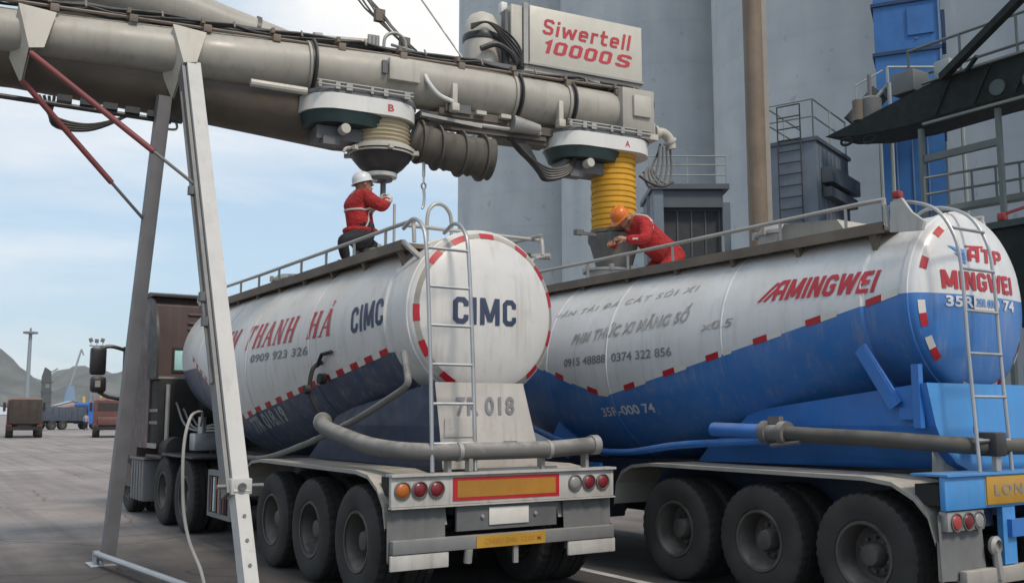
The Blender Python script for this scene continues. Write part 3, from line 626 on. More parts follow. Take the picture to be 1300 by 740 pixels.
def tank_trailer(v, loc, label):
    A = v == 'a'
    T = thing('tank_trailer', label, 'tank trailer', loc, group='cement tank trailers under the loading boom')
    # ---- tank: shell, lettering and reflective tape on it
    t = MB('tank_'+v); n = 72
    prof = [(0, DZ, .001)]
    rings = []
    for i in range(1, 13):
        a = i/12*math.pi/2; rings.append((.52-DD*math.cos(a), DZ, DR*math.sin(a)))
    rings += ST[1:1] + [(.525, DZ, DR+.014), (.575, DZ, DR+.014), (.58, DZ, DR)] + ST[1:]
    fy, fz, fr = ST[-1]
    for i in range(1, 9):
        a = i/8*math.pi/2; rings.append((fy+.3*math.sin(a), fz, max(.001, fr*math.cos(a))))
    prev = None
    for (y, zc, r) in rings:
        V = [t.bm.verts.new((r*math.cos(a), y, zc+r*math.sin(a))) for a in [2*math.pi*j/n for j in range(n)]]
        if prev:
            for j in range(n): t.f([prev[j], prev[(j+1) % n], V[(j+1) % n], V[j]])
        else: t.f(V)
        prev = V
    # weld seams
    for y in (2.6, 4.3, 5.5, 6.9):
        zc, r = st(y); t.lathe([(r+.0, -.018), (r+.008, -.006), (r+.008, .006), (r+.0, .018)], (0, y, zc), (0, 1, 0), 72)
    def on_side(y0, z0, y1, z1, hh, off=.006):
        return lambda u, v_, e=0.: side_pt(y0+(y1-y0)*u, z0+(z1-z0)*u+hh*v_, off+e)
    def on_dome(x0, z0, x1, hh, off=.007):
        return lambda u, v_, e=0.: dome_pt(x0+(x1-x0)*u, z0+hh*v_, off+e)
    tw = Vector((0, 0, .028))
    if A:
        t.m('txt_red'); serif_word(t, 'TM THANH HẢ', on_side(5.35, 2.50, 2.04, 2.56, .30), .24)
        t.m('txt_navy'); block_word(t, 'CIMC', on_side(1.64, 2.545, 1.0, 2.605, .275), .17, cv=6)
        t.m('txt_grey'); put_text(t, '0909 923 326', on_side(4.15, 2.345, 2.62, 2.375, .10), .02, 1.1, .02, 6, 3)
        t.m('txt_dim'); put_text(t, '77R 018.19', on_side(4.66, 1.46, 3.62, 1.635, .19), .03, 1., 0, 6, 4)
        t.m('txt_navy'); block_word(t, 'CIMC', on_dome(-.44, 2.585, .28, .265), .18, cv=6)
        zb = lambda y: 1.66 + max((4.75-y)*.178, (y-4.75)*.33) + .022
        y = 1.03
        while y < 7.3:
            s = .155
            for k, kd in ((0, 'r'), (1, 'w')):
                a_, b_ = y+k*s, y+k*s+s*.96
                t.m('tapered' if kd == 'r' else 'tapew'); t.face([side_pt(a_, zb(a_)-.030), side_pt(b_, zb(b_)-.030), side_pt(b_, zb(b_)+.030), side_pt(a_, zb(a_)+.030)])
            y += .31
        tapes = [(a, 24, .785) for a in (8, -22, -52, -92, -130, -158, 176, 132, 108, 84, 52, 30)]
    else:
        t.m('txt_red'); block_word(t, '/', on_side(2.07, 2.82, 1.94, 2.82, .19), .10, .35, cv=4); block_word(t, 'AMINGWEI', on_side(1.95, 2.82, .84, 2.80, .20), .20, .30, .10, cv=4)
        t.m('txt_faded')
        put_text(t, 'VẬN TẢI ĐÁ CÁT SỎI XI', on_side(5.55, 2.905, 3.05, 3.02, .10), .01, 1.25, .02, 8, 3)
        put_text(t, 'PHM THỨC XI MĂNG SỐ', on_side(4.95, 2.55, 3.05, 2.70, .20), .03, 1.1, .03, 8, 4)
        t.m('txt_grey'); put_text(t, '0915 48888  0374 322 856', on_side(5.1, 2.285, 3.28, 2.34, .10), .015, 1., 0, 8, 3)
        t.m('txt_faded'); put_text(t, 'x0.5', on_side(2.85, 2.58, 2.45, 2.60, .09), .02, 1., .1, 3, 3)
        t.m('txt_white'); put_text(t, '35R-000 74', on_side(4.55, 1.685, 3.72, 1.74, .105), .02, 1., 0, 6, 3)
        t.m('txt_red'); block_word(t, 'ATP', on_dome(-.20, 3.07, .34, .13), .20, .1, cv=4)
        t.face([dome_pt(-.22, 3.195, .008), dome_pt(.05, 3.21, .008), dome_pt(.05, 3.225, .008), dome_pt(-.22, 3.21, .008)])
        block_word(t, 'MINGWEI', on_dome(-.57, 2.805, .47, .165), .21, 0, .10, cv=4)
        t.m('txt_lblue')
        for q in ([(-.44, 3.20), (-.24, 3.17), (-.24, 3.12), (-.36, 3.155)], [(-.38, 3.14), (-.24, 3.115), (-.24, 3.07), (-.31, 3.095)], [(-.32, 3.08), (-.24, 3.065), (-.25, 3.03)]):
            t.face([dome_pt(x, z, .008) for x, z in q])
        t.m('txt_white'); put_text(t, '35R-000 74', on_dome(-.54, 2.645, .48, .10), .035, 1.05, 0, 8, 4)
        t.m('tapew'); t.face([dome_pt(-.20, 2.635, .012), dome_pt(.16, 2.635, .012), dome_pt(.16, 2.76, .012), dome_pt(-.20, 2.76, .012)])
        t.m('txt_lblue'); put_text(t, '35R 000', on_dome(-.17, 2.66, .13, .075, .016), .03, 1., 0, 4, 2)
        zb = lambda y: 1.92 + max((4.4-y)*.224, (y-4.4)*.30) + .015
        y = .62
        while y < 7.4:
            for k, (o_, s, kd) in enumerate(((0, .17, 'w'), (.17, .17, 'r'))):
                a_, b_ = y+o_, y+o_+s
                if zb(b_) > 2.85: continue
                t.m('tapered' if kd == 'r' else 'tapew'); t.face([side_pt(a_, zb(a_)-.032), side_pt(b_, zb(b_)-.032), side_pt(b_, zb(b_)+.032), side_pt(a_, zb(a_)+.032)])
            y += .62
        tapes = [(a, 17, .775) for a in (160, 198, 222, 268, 300, 335, 132, 20)]
    if A:
        t.m('fender')
        for i in range(72):
            q = [(r_*math.cos(an), DZ+r_*math.sin(an)) for r_, an in ((.762, R(i*5)), (.762, R(i*5+5)), (.808, R(i*5+5)), (.808, R(i*5)))]; t.face([dome_pt(x_, z_, .003) for x_, z_ in q])
    for a0, da, rr in tapes:
        k = 5
        for s, kd in ((0, 'r'), (1, 'w')):
            if A and s: continue
            t.m('tapered' if kd == 'r' else 'tapew')
            for i in range(k):
                q = []
                for (ai, ri) in ((i, -.028), (i+1, -.028), (i+1, .028), (i, .028)):
                    an = R(a0 + da*.5*(s + ai/k) * (-1 if not A else 1)); q.append(dome_pt((rr+ri)*math.cos(an), DZ+(rr+ri)*math.sin(an), .006))
                t.face(q)
    t.build('tank', T, ang=30, recalc=True)
    # ---- rear skirt (support under the rear head)
    s = MB('skirt' if A else 'lblue')
    zt = 2.02
    if A: EDGE = [[(-.62, .36, zt), (-.585, .33, 1.6), (-.56, .30, 1.2)], [(.38, .36, zt), (.475, .33, 1.6), (.57, .30, 1.2)]]
    else: EDGE = [[(-.88, .36, 1.98), (-.80, .345, 1.62), (-.70, .335, 1.42), (-.56, .325, 1.30), (-.38, .32, 1.235)], [(.88, .36, 1.98), (.80, .345, 1.62), (.70, .335, 1.42), (.56, .325, 1.30), (.38, .32, 1.235)]]
    for i in range(len(EDGE[0])-1): s.face([EDGE[0][i], EDGE[0][i+1], EDGE[1][i+1], EDGE[1][i]])
    s.m('navy' if A else 'blue')
    for sg, ed in ((-1, EDGE[0]), (1, EDGE[1])):
        fwd = [(sg*.62, 2.6, 1.75), (sg*.70, 2.7, 1.6), (sg*.72, 2.9, 1.5), (sg*.72, 3.1, 1.4), (sg*.72, 3.3, 1.21)]
        fw_ = fwd[:len(ed)-1]+[fwd[-1]]
        for i in range(len(ed)-1): s.face([Vector(ed[i])+Vector((0, .003, 0)), Vector(ed[i+1])+Vector((0, .003, 0)), fw_[i+1], fw_[i]])
    if not A:
        s.m('white'); s.face([(-.78, .42, 1.205), (.78, .42, 1.205), (.74, .43, 1.5), (-.74, .43, 1.5)])
    if A:
        s.m('txt_grey'); put_text(s, '7R 018', flat((-.40, .329, 1.70), (.26, .329, 1.71), (-.40, .339, 1.88)), .03, 1.15)
        s.m('white'); s.face([(-.54, .312, 1.5), (-.20, .312, 1.5), (-.20, .322, 1.68), (-.53, .322, 1.68)])
        s.m('dgrey'); s.face([(.12, .309, 1.43), (.28, .309, 1.43), (.28, .312, 1.455), (.12, .312, 1.455)])
    s.build('tank_support', T)
    # ---- saddle braces
    if not A:
        s = MB('navy' if A else 'blue')
        for sg in (-1, 1):
            s.bar((sg*.87, 1.00, 2.32), (sg*.86, .66, 1.80), .03, .09); s.bar((sg*.89, 1.01, 2.30), (sg*.88, .68, 1.78), .008, .11); s.bar((sg*.86, .46, 2.14), (sg*.86, .46, 1.60), .06, .07); s.bar((sg*.8, .50, 1.72), (sg*.8, .66, 1.72), .10, .10)
            s.bar((sg*.95, 5.6, 1.22), (sg*.80, 5.45, 1.7), .10, .30)
        s.build('saddle_brace', T, each=True)
    # ---- chassis
    c = MB('frame' if A else 'navy')
    for sg in (-1, 1): c.span((sg*.42, .12, .80), (sg*.56, 8.0, 1.18))
    for y in (.4, 1.4, 2.6, 3.8, 5.2, 6.6, 7.8): c.span((-.42, y-.06, .85), (.42, y+.06, 1.1))
    c.m('frame')
    for y in (.82, 2.0, 3.18): c.tube([(-1.0, y, .53), (1.0, y, .53)], .075, 12); c.span((-.6, y-.5, .66), (-.45, y+.5, .74)); c.span((.45, y-.5, .66), (.6, y+.5, .74))
    c.span((-1.19, .06, 1.0), (1.19, .3, 1.16)) ; c.span((-.62, .3, 1.165), (.62, 4.2, 1.2))
    c.tube([(-.3, 5.2, .62), (-.3, 6.4, .62)], .16, 16); c.tube([(.3, 5.2, .62), (.3, 6.4, .62)], .16, 16)
    for sg in (-1, 1): c.span((sg*.85-.06, 7.05, .12), (sg*.85+.06, 7.19, 1.1)); c.span((sg*.85-.13, 6.98, .08), (sg*.85+.13, 7.26, .12))
    c.build('chassis', T)
    for sg in (-1, 1):
        for y in (.82, 2.0, 3.18): mk_wheel(T, (sg*1.2, y, .53), sg > 0)
    # ---- fenders
    for sg in (-1, 1):
        f = MB('fender'); x0, x1 = sg*1.245, sg*.62
        P = [(4.12, .72), (4.08, .95), (3.98, 1.09), (3.8, 1.165), (3.5, 1.195), (.75, 1.195), (.48, 1.165), (.28, 1.06), (.16, .93), (.10, .72)]
        Q = [(y, z-.03) for y, z in P[::-1]]
        for a, b in zip(P, P[1:]):
            f.face([(x0, *a), (x0, *b), (x1, *b), (x1, *a)]); f.face([(x0, a[0], a[1]-.035), (x0, b[0], b[1]-.035), (x0, *b), (x0, *a)])
        f.build('fender', T, ang=45)
        d = MB('flap'); k = 8
        for i in range(k):
            xa, xb = sg*(1.24-.58*i/k), sg*(1.24-.58*(i+1)/k)
            d.face([(xa, .075+.012*math.sin(i*1.9), .93), (xb, .075+.012*math.sin((i+1)*1.9), .93), (xb, .06+.02*math.sin((i+1)*2.3), .42), (xa, .06+.02*math.sin(i*2.3), .42)])
        d.build('mud_flap', T)
    # ---- walkway on the roof
    w = MB('rust')
    w.span((-.76, .80, 3.37), (-.28, 8.1, 3.415)); w.span((.28, .80, 3.37), (.76, 8.1, 3.415)); w.span((-.78, .80, 3.34), (-.745, 8.1, 3.44)); w.span((.745, .80, 3.34), (.78, 8.1, 3.44))
    for i in range(9):
        y = .95+i*.88
        for sg in (-1, 1): w.bar((sg*.72, y, 3.35), (sg*.60, y, 3.10 if y < 4 else 3.16), .05, .05)
        w.span((-.28, y-.03, 3.375), (.28, y+.03, 3.41))
    w.build('walkway', T)
    hgt = .16 if A else .20
    hr = MB('rail')
    for sg in (-1, 1):
        y1 = .55 if A else .75
        P = smooth([(sg*.76, 8.1, 3.44), (sg*.76, 8.0, 3.44+hgt), (sg*.76, 5, 3.44+hgt), (sg*.76, 2, 3.44+hgt), (sg*.76, y1+.15, 3.44+hgt), (sg*.76, y1+.03, 3.44+hgt-.04), (sg*.76, y1, 3.38)], 4)
        hr.tube(P, .022, 8)
        for i in range(9): hr.tube([(sg*.76, 1.2+i*.8, 3.42), (sg*.76, 1.2+i*.8, 3.44+hgt)], .016, 6)
    if A:
        hr.tube([(-.76, .75, 3.58), (.9, .75, 3.58)], .02, 8); hr.tube([(.76, .95, 3.42), (.98, .72, 3.41)], .035, 8); hr.tube(smooth([(.55, .62, 3.2), (.75, .7, 3.36), (.98, .78, 3.42)]), .025, 6)
        hr.tube([(-.76, .8, 3.42), (-.62, .62, 3.22)], .03, 8)
        hr.tube(smooth([(-.12, 1.5, 3.42), (-.12, 1.5, 3.85), (-.06, 1.5, 3.99), (.04, 1.5, 4.02), (.13, 1.5, 3.97), (.18, 1.5, 3.84), (.18, 1.5, 3.42)], 5), .022, 8)
        hr.tube([(-.06, 2.45, 3.42), (-.06, 2.45, 4.18)], .018, 8)
    hr.build('handrail', T)
    # ---- manholes on the roof
    for y in ((2.93, 5.9) if A else (2.6, 5.75)):
        zc, r = st(y); m_ = MB('dull')
        m_.lathe([(.30, -.12), (.30, .10), (.34, .10), (.34, .13), (.30, .14)], (0, y, zc+r), (0, 0, 1), 28)
        if A and y > 4 or not A and y < 4: m_.lathe([(.31, .14), (.25, .20), (0, .22)], (0, y, zc+r), (0, 0, 1), 28)
        for k in range(6): a_ = k*R(60); m_.box((.34*math.cos(a_), y+.34*math.sin(a_), zc+r+.13), (.05, .05, .08))
        m_.build('manhole', T)
    if not A:
        m_ = MB('fender'); m_.prism([(1.25, 3.42), (1.35, 3.56), (2.0, 3.62), (2.15, 3.42)], -.70, -.25, 0); m_.build('roof_box', T)
        m_ = MB('white'); m_.prism([(.72, 3.33), (.70, 3.60), (.59, 3.62), (.50, 3.48), (.38, 3.38), (.40, 3.30)], -.775, -.735, 0); m_.build('end_bracket', T)
        m_ = MB('red'); m_.span((-.79, .60, 3.623), (-.72, .68, 3.69), .012); m_.build('marker_lamp', T)
    # ---- ladder at the rear
    ld = MB('steel')
    if A: xa, xb, zb0, tilt = -.82, -.37, 1.2, -.05
    else: xa, xb, zb0, tilt = -.66, -.20, 1.25, 0.
    for x in (xa, xb):
        if A: P = smooth([(x, .02, zb0), (x+tilt*.3, .05, 2.2), (x+tilt, .08, 3.2), (x+tilt*1.1, .16, 3.46), (x+tilt*1.2, .34, 3.56), (x+tilt*1.2, .55, 3.50)], 5)
        else: P = smooth([(x, .06, zb0), (x, .10, 2.2), (x, .12, 2.9), (x, .17, 3.22), (x, .32, 3.47), (x, .55, 3.585), (x, .74, 3.60), (x, .86, 3.55)], 5)
        ld.tube(P, .020 if A else .016, 8)
    z = zb0+.25
    while z < 3.4:
        k = tilt*min(1, max(0, (z-1.2)/2)); yy = (.02+.03*(z-1.2)) if A else (.06+.032*(z-1.2) + max(0, z-3.0)*.2)
        ld.tube([(xa+k, yy, z), (xb+k, yy, z)], .015, 6); z += .36
    ld.build('ladder', T)
    # ---- pipes
    if A:
        p = MB('hose'); p.tube(smooth([(-1.04, 2.08, 1.63), (-1.09, 1.98, 1.61), (-1.13, 1.75, 1.565), (-1.14, 1.3, 1.50), (-1.12, .7, 1.42), (-1.0, .25, 1.385), (-.75, .06, 1.375), (-.4, .03, 1.375), (.1, .03, 1.375), (.5, .03, 1.38), (.85, .04, 1.40), (1.02, .04, 1.41)], 7), .082, 16)
        p.m('dull')
        for x in (-.55, .45): p.tube([(x-.02, .03, 1.376), (x+.02, .03, 1.376)], .09, 16)
        p.tube([(.98, .04, 1.41), (1.06, .04, 1.412)], .098, 16)
        p.tube([(-1.03, 2.12, 1.64), (-1.06, 2.05, 1.625)], .10, 16); p.build('discharge_hose', T)
        p = MB('dull'); 
        for x in (-.62, .42, .95): p.span((x-.02, .06, 1.18), (x+.02, .14, 1.40))
        p.span((-.46, -.02, 1.20), (-.42, .06, 1.34)); p.bar((-.3, .1, 1.19), (.6, .1, 1.19), .03, .05); p.build('hose_bracket', T, each=True)
        p = MB('navy'); p.m('hose'); p.tube(smooth([(-.86, .55, 2.3), (-.92, .35, 2.1), (-.95, .3, 1.98), (-.98, .6, 1.86), (-1.0, 1.5, 1.62), (-1.02, 2.9, 1.34), (-1.02, 4.2, 1.17), (-1.0, 5.6, 1.2)], 6), .034, 10); p.build('air_pipe', T)
        p = MB('frame'); p.tube(smooth([(-.93, 2.34, 2.3), (-1.06, 2.34, 2.22), (-1.10, 2.34, 2.05), (-1.08, 2.34, 1.9), (-1.0, 2.3, 1.72)], 5), .024, 10); p.lathe([(0, 0), (.06, 0), (.06, .07), (0, .07)], (-.93, 2.34, 2.10), (-1, 0, 0), 14)
        p.tube([(-1.02, 2.34, 2.24), (-1.02, 2.22, 2.36), (-.98, 2.05, 2.38)], .022, 8); p.lathe([(0, 0), (.05, 0), (.05, .06), (0, .06)], (-1.12, 2.30, 1.98), (-1, 0, 0), 12); p.build('valve', T)
    else:
        p = MB('hose_d'); p.tube(smooth([(-1.06, 1.85, 1.54), (-1.05, 1.3, 1.52), (-.98, .7, 1.50), (-.8, .28, 1.47), (-.45, .13, 1.45), (.1, .10, 1.44), (.6, .10, 1.42), (1.05, .10, 1.38)], 7), .07, 16); p.build('discharge_hose', T)
        p = MB('blue'); p.tube([(-1.06, 2.7, 1.56), (-1.06, 1.95, 1.545)], .075, 14); p.tube(smooth([(-1.06, 1.95, 1.47), (-1.08, 2.6, 1.43), (-1.08, 3.3, 1.38), (-1.06, 4.2, 1.28), (-1.02, 5.2, 1.33), (-.98, 6.4, 1.6)], 6), .04, 10); p.build('air_pipe', T)
        p = MB('hose'); p.tube([(-1.06, 2.02, 1.545), (-1.06, 1.94, 1.545)], .11, 16); p.tube([(-1.06, 1.80, 1.54), (-1.06, 1.72, 1.54)], .11, 16); p.tube([(-1.06, 1.94, 1.54), (-1.06, 1.8, 1.54)], .085, 12)
        p.box((-1.06, 1.87, 1.66), (.06, .14, .07)); p.tube([(-1.1, 1.9, 1.42), (-1.1, 1.55, 1.46)], .02, 6); p.build('valve', T)
        p = MB('dull'); p.m('black'); p.box((-.42, .10, 1.47), (.16, .2, .2), None, .02); p.m('dull'); p.span((-.47, .03, 1.25), (-.40, .07, 1.40)); p.tube([(-.62, .1, 1.56), (-.66, .08, 1.62)], .02, 6); p.build('hose_bracket', T, each=True)
    # ---- rear bumper, lamps, plates
    if A:
        b = MB('white'); b.span((-1.235, 0, .905), (1.235, .05, 1.165), .006); b.span((-1.245, -.035, 1.168), (1.245, .10, 1.19)); b.span((-1.24, -.02, .89), (1.24, .05, .903)); b.build('light_panel', T)
        b = MB('tapered'); b.span((-.62, -.006, .935), (.56, -.002, 1.145)); b.m('amber'); b.span((-.575, -.010, .965), (.515, -.0065, 1.115)); b.build('rear_marker_board', T)
        for x, mt in ((-1.13, 'orange'), (-.96, 'redlens'), (-.79, 'redlens'), (.75, 'clearlens'), (.92, 'redlens'), (1.09, 'redlens')):
            l = MB('dgrey'); l.lathe([(.078, 0), (.08, .02), (.07, .024), (.066, .01)], (x, 0, 1.05), (0, -1, 0), 24); l.m(mt); l.lathe([(.066, .01), (.055, .022), (.03, .03), (0, .032)], (x, 0, 1.05), (0, -1, 0), 24); l.build('tail_light', T)
        b = MB('dgrey'); b.span((-.56, .03, .66), (.55, .06, .888)); b.build('plate_panel', T)
        b = MB('tapew'); b.span((-.22, .015, .70), (.22, .027, .86), .004); b.m('clearlens')
        for x in (-.29, .30): b.lathe([(.0, .03), (.018, .02), (.02, 0)], (x, .03, .78), (0, -1, 0), 10)
        b.build('number_plate', T)
        b = MB('mgrey'); b.span((-1.22, -.02, .50), (1.22, .06, .62), .008); b.build('underrun_bar', T)
        b = MB('plate'); b.span((-.38, -.027, .505), (.38, -.023, .615)); b.m('txt_faded' if 0 else 'amber'); put_text(b, 'CHIEU DAI  12.00 M', flat((-.30, -.0295, .535), (.33, -.0295, .535), (-.30, -.0295, .585)), .01); b.build('yellow_plate', T)
        b = MB('white')
        for sg in (-1, 1): b.span((sg*1.24, -.012, .36), (sg*.66, .02, .495), .01)
        b.build('corner_plate', T, each=True)
        b = MB('dull'); b.tube([(-.45, .0, .5), (-.45, .02, .38)], .04, 10); b.span((.04, .0, .34), (.09, .03, .5)); b.build('tow_eye', T, each=True)
    else:
        b = MB('lblue'); b.span((-1.235, 0, .965), (1.235, .05, 1.225), .006); b.span((-1.24, -.03, 1.228), (1.24, .3, 1.245)); b.build('light_panel', T)
        b = MB('plate'); b.span((-.70, -.018, .99), (.35, -.003, 1.215), .004); b.m('sign'); b.span((-.705, -.004, .985), (.355, -.002, 1.22))
        b.m('txt_grey'); put_text(b, 'LONG', flat((-.60, -.0215, 1.06), (-.04, -.0215, 1.06), (-.60, -.0215, 1.15)), .02, 1.35); b.build('yellow_plate', T)
        for sg in (-1, 1):
            b = MB('dull'); b.span((min(sg*1.19, sg*.70), .02, .80), (max(sg*1.19, sg*.70), .10, .955), .008); b.build('lamp_housing', T)
            for x, mt in ((1.08, 'redlens'), (.92, 'redlens'), (.78, 'clearlens')):
                l = MB('dgrey'); l.lathe([(.075, -.02), (.075, .012), (.066, .012), (.062, .0)], (sg*x, .02, .87), (0, -1, 0), 22); l.m(mt if x < 1 else pm('pink_red_lens', (.34, .05, .045), .35)); l.lathe([(.062, .0), (.05, .014), (0, .022)], (sg*x, .02, .87), (0, -1, 0), 22); l.build('tail_light', T)
        b = MB('lblue'); b.span((-.46, .01, .50), (-.28, .06, .962)); b.span((.28, .01, .50), (.46, .06, .962)); b.m('blue'); b.span((-.40, -.03, .72), (-.10, .008, .86)); b.build('bumper_bracket', T, each=True)
        b = MB('fender'); b.span((-1.02, -.01, .36), (1.02, .06, .49), .01); b.build('underrun_bar', T)
        b = MB('dull'); b.lathe([(0, 0), (.075, 0), (.08, .03), (.05, .05), (.05, .02), (0, .02)], (-.60, .02, .66), (0, -1, 0), 20); b.tube([(-.6, .0, .62), (-.58, -.01, .40)], .035, 8); b.build('tow_eye', T, each=True)
        b = MB('fender')
        for sg in (-1, 1): b.span((min(sg*1.17, sg*.78), .11, .40), (max(sg*1.17, sg*.78), .15, .79), .02)
        b.build('corner_plate', T, each=True)
    # ---- side guard and tool frame
    s = MB('blue' if not A else 'mgrey')
    if A:
        for sg in (-1, 1):
            s.span((sg*1.2, 4.75, .90), (sg*1.14, 5.75, .97)); s.span((sg*1.2, 4.75, .36), (sg*1.14, 5.75, .41))
            for y in (4.75, 5.20, 5.70): s.span((sg*1.2, y, .41), (sg*1.14, y+.05, .90))
        s.build('side_guard', T, each=True)
        s = MB('red')
        for i, mt in enumerate(('strut', 'frame', 'strut', 'dgrey', 'plate', 'redlens', 'glass', 'redlens')):
            s.m(mt)
            for sg in (-1, 1): s.span((sg*1.185, 4.84+i*.11, .43), (sg*1.155, 4.89+i*.11, .88))
        s.build('tool_rack', T, each=True)
    else:
        for sg in (-1, 1):
            for z in (.38, .66, .98): s.span((sg*1.2, 4.5, z), (sg*1.15, 7.0, z+.10))
            for y in (4.5, 5.7, 6.9): s.span((sg*1.148, y, .3), (sg*1.1, y+.22, 1.15))
        s.build('side_guard', T, each=True)
        s = MB('frame'); s.span((-1.05, 4.7, .5), (-.6, 6.6, 1.0), .02); s.span((1.05, 4.7, .5), (.6, 6.6, 1.0), .02); s.build('tool_box', T, each=True)
    return T
TA = tank_trailer('a', (5.08, 7.93, 0), 'white and navy tank trailer with navy lettering on its round rear end')
TBR = tank_trailer('b', (8.31, 4.75, 0), 'white and bright blue tank trailer with red lettering and a yellow plate')

# ------------------------------------------------------------------ tractor unit in front of the navy and white trailer
T = thing('tractor_truck', 'dusty maroon brown tractor truck with tall cab coupled to the navy trailer', 'truck', (5.08, 17.3, 0))
c = MB('cab')       # local: back wall y=0, front y=2.1
c.prism([(0, 1.15), (0, 3.55), (.12, 3.70), (1.35, 3.72), (1.95, 3.2), (2.12, 2.4), (2.2, 1.9), (2.2, .45), (.75, .45), (.75, 1.15)], -1.21, 1.21, 0)
for z in (3.05, 3.15, 3.25, 3.40): c.span((-.62, -.03, z), (.9, .01, z+.035), .008)
for z in (2.0, 1.8, 1.6): c.span((-.75, -.04, z), (1.0, .01, z+.05), .01)
c.build('cab', T)
c = MB('cabdark'); c.prism([(-.08, 3.735), (.1, 3.78), (1.4, 3.77), (1.4, 3.725), (-.08, 3.70)], -1.24, 1.24, 0); c.build('roof_edge', T)
c = MB('glass'); c.span((-.82, -.012, 2.46), (-.42, -.004, 2.80), .003); c.m('cabdark'); 
for q in (((-.86, -.022, 2.42), (-.38, .0, 2.455)), ((-.86, -.022, 2.805), (-.38, .0, 2.84)), ((-.86, -.022, 2.456), (-.823, .0, 2.804)), ((-.417, -.022, 2.456), (-.38, .0, 2.804))): c.span(*q)
c.build('rear_window', T)
for sg in (-1, 1):
    c = MB('cabdark'); P = [(-.62, 2.30), (-.62, 2.70), (-.58, 3.0), (-.48, 3.28), (-.32, 3.50), (-.12, 3.64), (.05, 3.68), (.05, 2.30)]
    c.prism(P, sg*1.255, sg*1.215, 0); c.build('side_fairing', T)
    c = MB('mirror')
    c.tube(smooth([(sg*1.2, 1.95, 2.88), (sg*1.5, 1.95, 2.95), (sg*1.72, 1.95, 2.88)]), .035, 8); c.tube(smooth([(sg*1.2, 1.95, 1.98), (sg*1.5, 1.95, 2.03), (sg*1.70, 1.95, 2.14)]), .035, 8); c.tube([(sg*1.235, 1.95, 1.9), (sg*1.235, 1.95, 2.95)], .035, 8)
    c.span((sg*1.56, 1.88, 2.42), (sg*1.84, 2.02, 2.93), .05); c.span((sg*1.54, 1.88, 2.10), (sg*1.82, 2.02, 2.40), .06); c.m('clearlens'); c.box((sg*1.70, 1.872, 2.26), (.09, .01, .12)); c.build('wing_mirror', T)
    c = MB('mgrey'); c.span((sg*1.24, .10, .26), (sg*.85, 1.0, .95), .05)
    for i in range(4): c.span((sg*1.255, .18+i*.2, .28), (sg*1.243, .24+i*.2, .93))
    c.span((sg*1.26, .05, .955), (sg*.85, 1.05, .985)); c.build('step_tank', T)
    c = MB('cabdark'); c.span((sg*1.23, -1.05, 1.0), (sg*.72, .0, 1.06), .02); c.span((sg*1.23, -2.9, 1.07), (sg*.65, -1.06, 1.11), .02); c.build('wheel_cover', T)
c = MB('frame')
for sg in (-1, 1): c.span((sg*.38, -3.2, .70), (sg*.50, 2.0, 1.0))
for y in (-2.4, -1.12, 1.35): c.tube([(-1, y, .53), (1, y, .53)], .08, 10)
c.span((-.5, -2.3, 1.0), (.5, -1.2, 1.12), .03); c.build('chassis', T)
c = MB('frame'); c.span((-1.18, -.55, 1.15), (-.35, -.02, 2.28), .04); c.span((.35, -.5, 1.15), (1.15, -.02, 2.2), .04); c.m('mgrey')
for z in (1.55, 1.75): c.span((-1.2, -.50, z), (-.8, -.03, z+.05))
c.m('black'); c.tube([(-.55, -.6, 1.75), (-.1, -.6, 1.75)], .22, 16); c.tube(smooth([(-.6, -.3, 1.4), (-.7, -.9, 1.5), (-.4, -1.4, 1.35), (-.1, -1.8, 1.4)]), .03, 8); c.tube(smooth([(.2, -.3, 1.6), (.1, -.9, 1.5), (-.2, -1.4, 1.45)]), .03, 8)
c.m('dull')
for k in range(3): c.tube(smooth([(-.9+.12*k, -.56, 1.9-.1*k), (-.8+.1*k, -.95, 1.5), (-.5, -1.5, 1.45+.05*k), (-.2, -2.0, 1.5)]), .018, 6)
c.span((-1.2, -.53, 2.29), (-.3, -.02, 2.33)); c.span((-1.21, -.56, 1.16), (-1.19, -.0, 1.24)); c.tube([(-1.05, -.62, 1.2), (-1.05, -.62, 2.2)], .035, 8)
c.m('frame'); c.lathe([(0, 0), (.2, 0), (.2, .5), (0, .5)], (-.95, -1.0, 1.15), (0, 1, 0), 16); c.m('strut'); c.span((-.35, -.2, 1.9), (.6, -.06, 2.1)); c.m('steel'); c.lathe([(0, 0), (.06, 0), (.06, .25), (0, .25)], (-.75, -1.6, 1.42), (0, 0, 1), 12); c.span((-.9, -1.75, 1.15), (-.55, -1.45, 1.42), .02); c.build('air_unit', T)
for sg in (-1, 1):
    for y in (-2.4, -1.12, 1.35): mk_wheel(T, (sg*1.2, y, .53), sg > 0)
c = MB('dgrey'); c.tube([(-1.05, 1.9, 3.6), (-1.05, 1.9, 4.15)], .02, 6); c.box((-1.05, 1.9, 4.2), (.09, .09, .16), None, .02); c.box((-1.05, 1.9, 4.0), (.08, .08, .1), None, .02); c.build('roof_antenna', T)

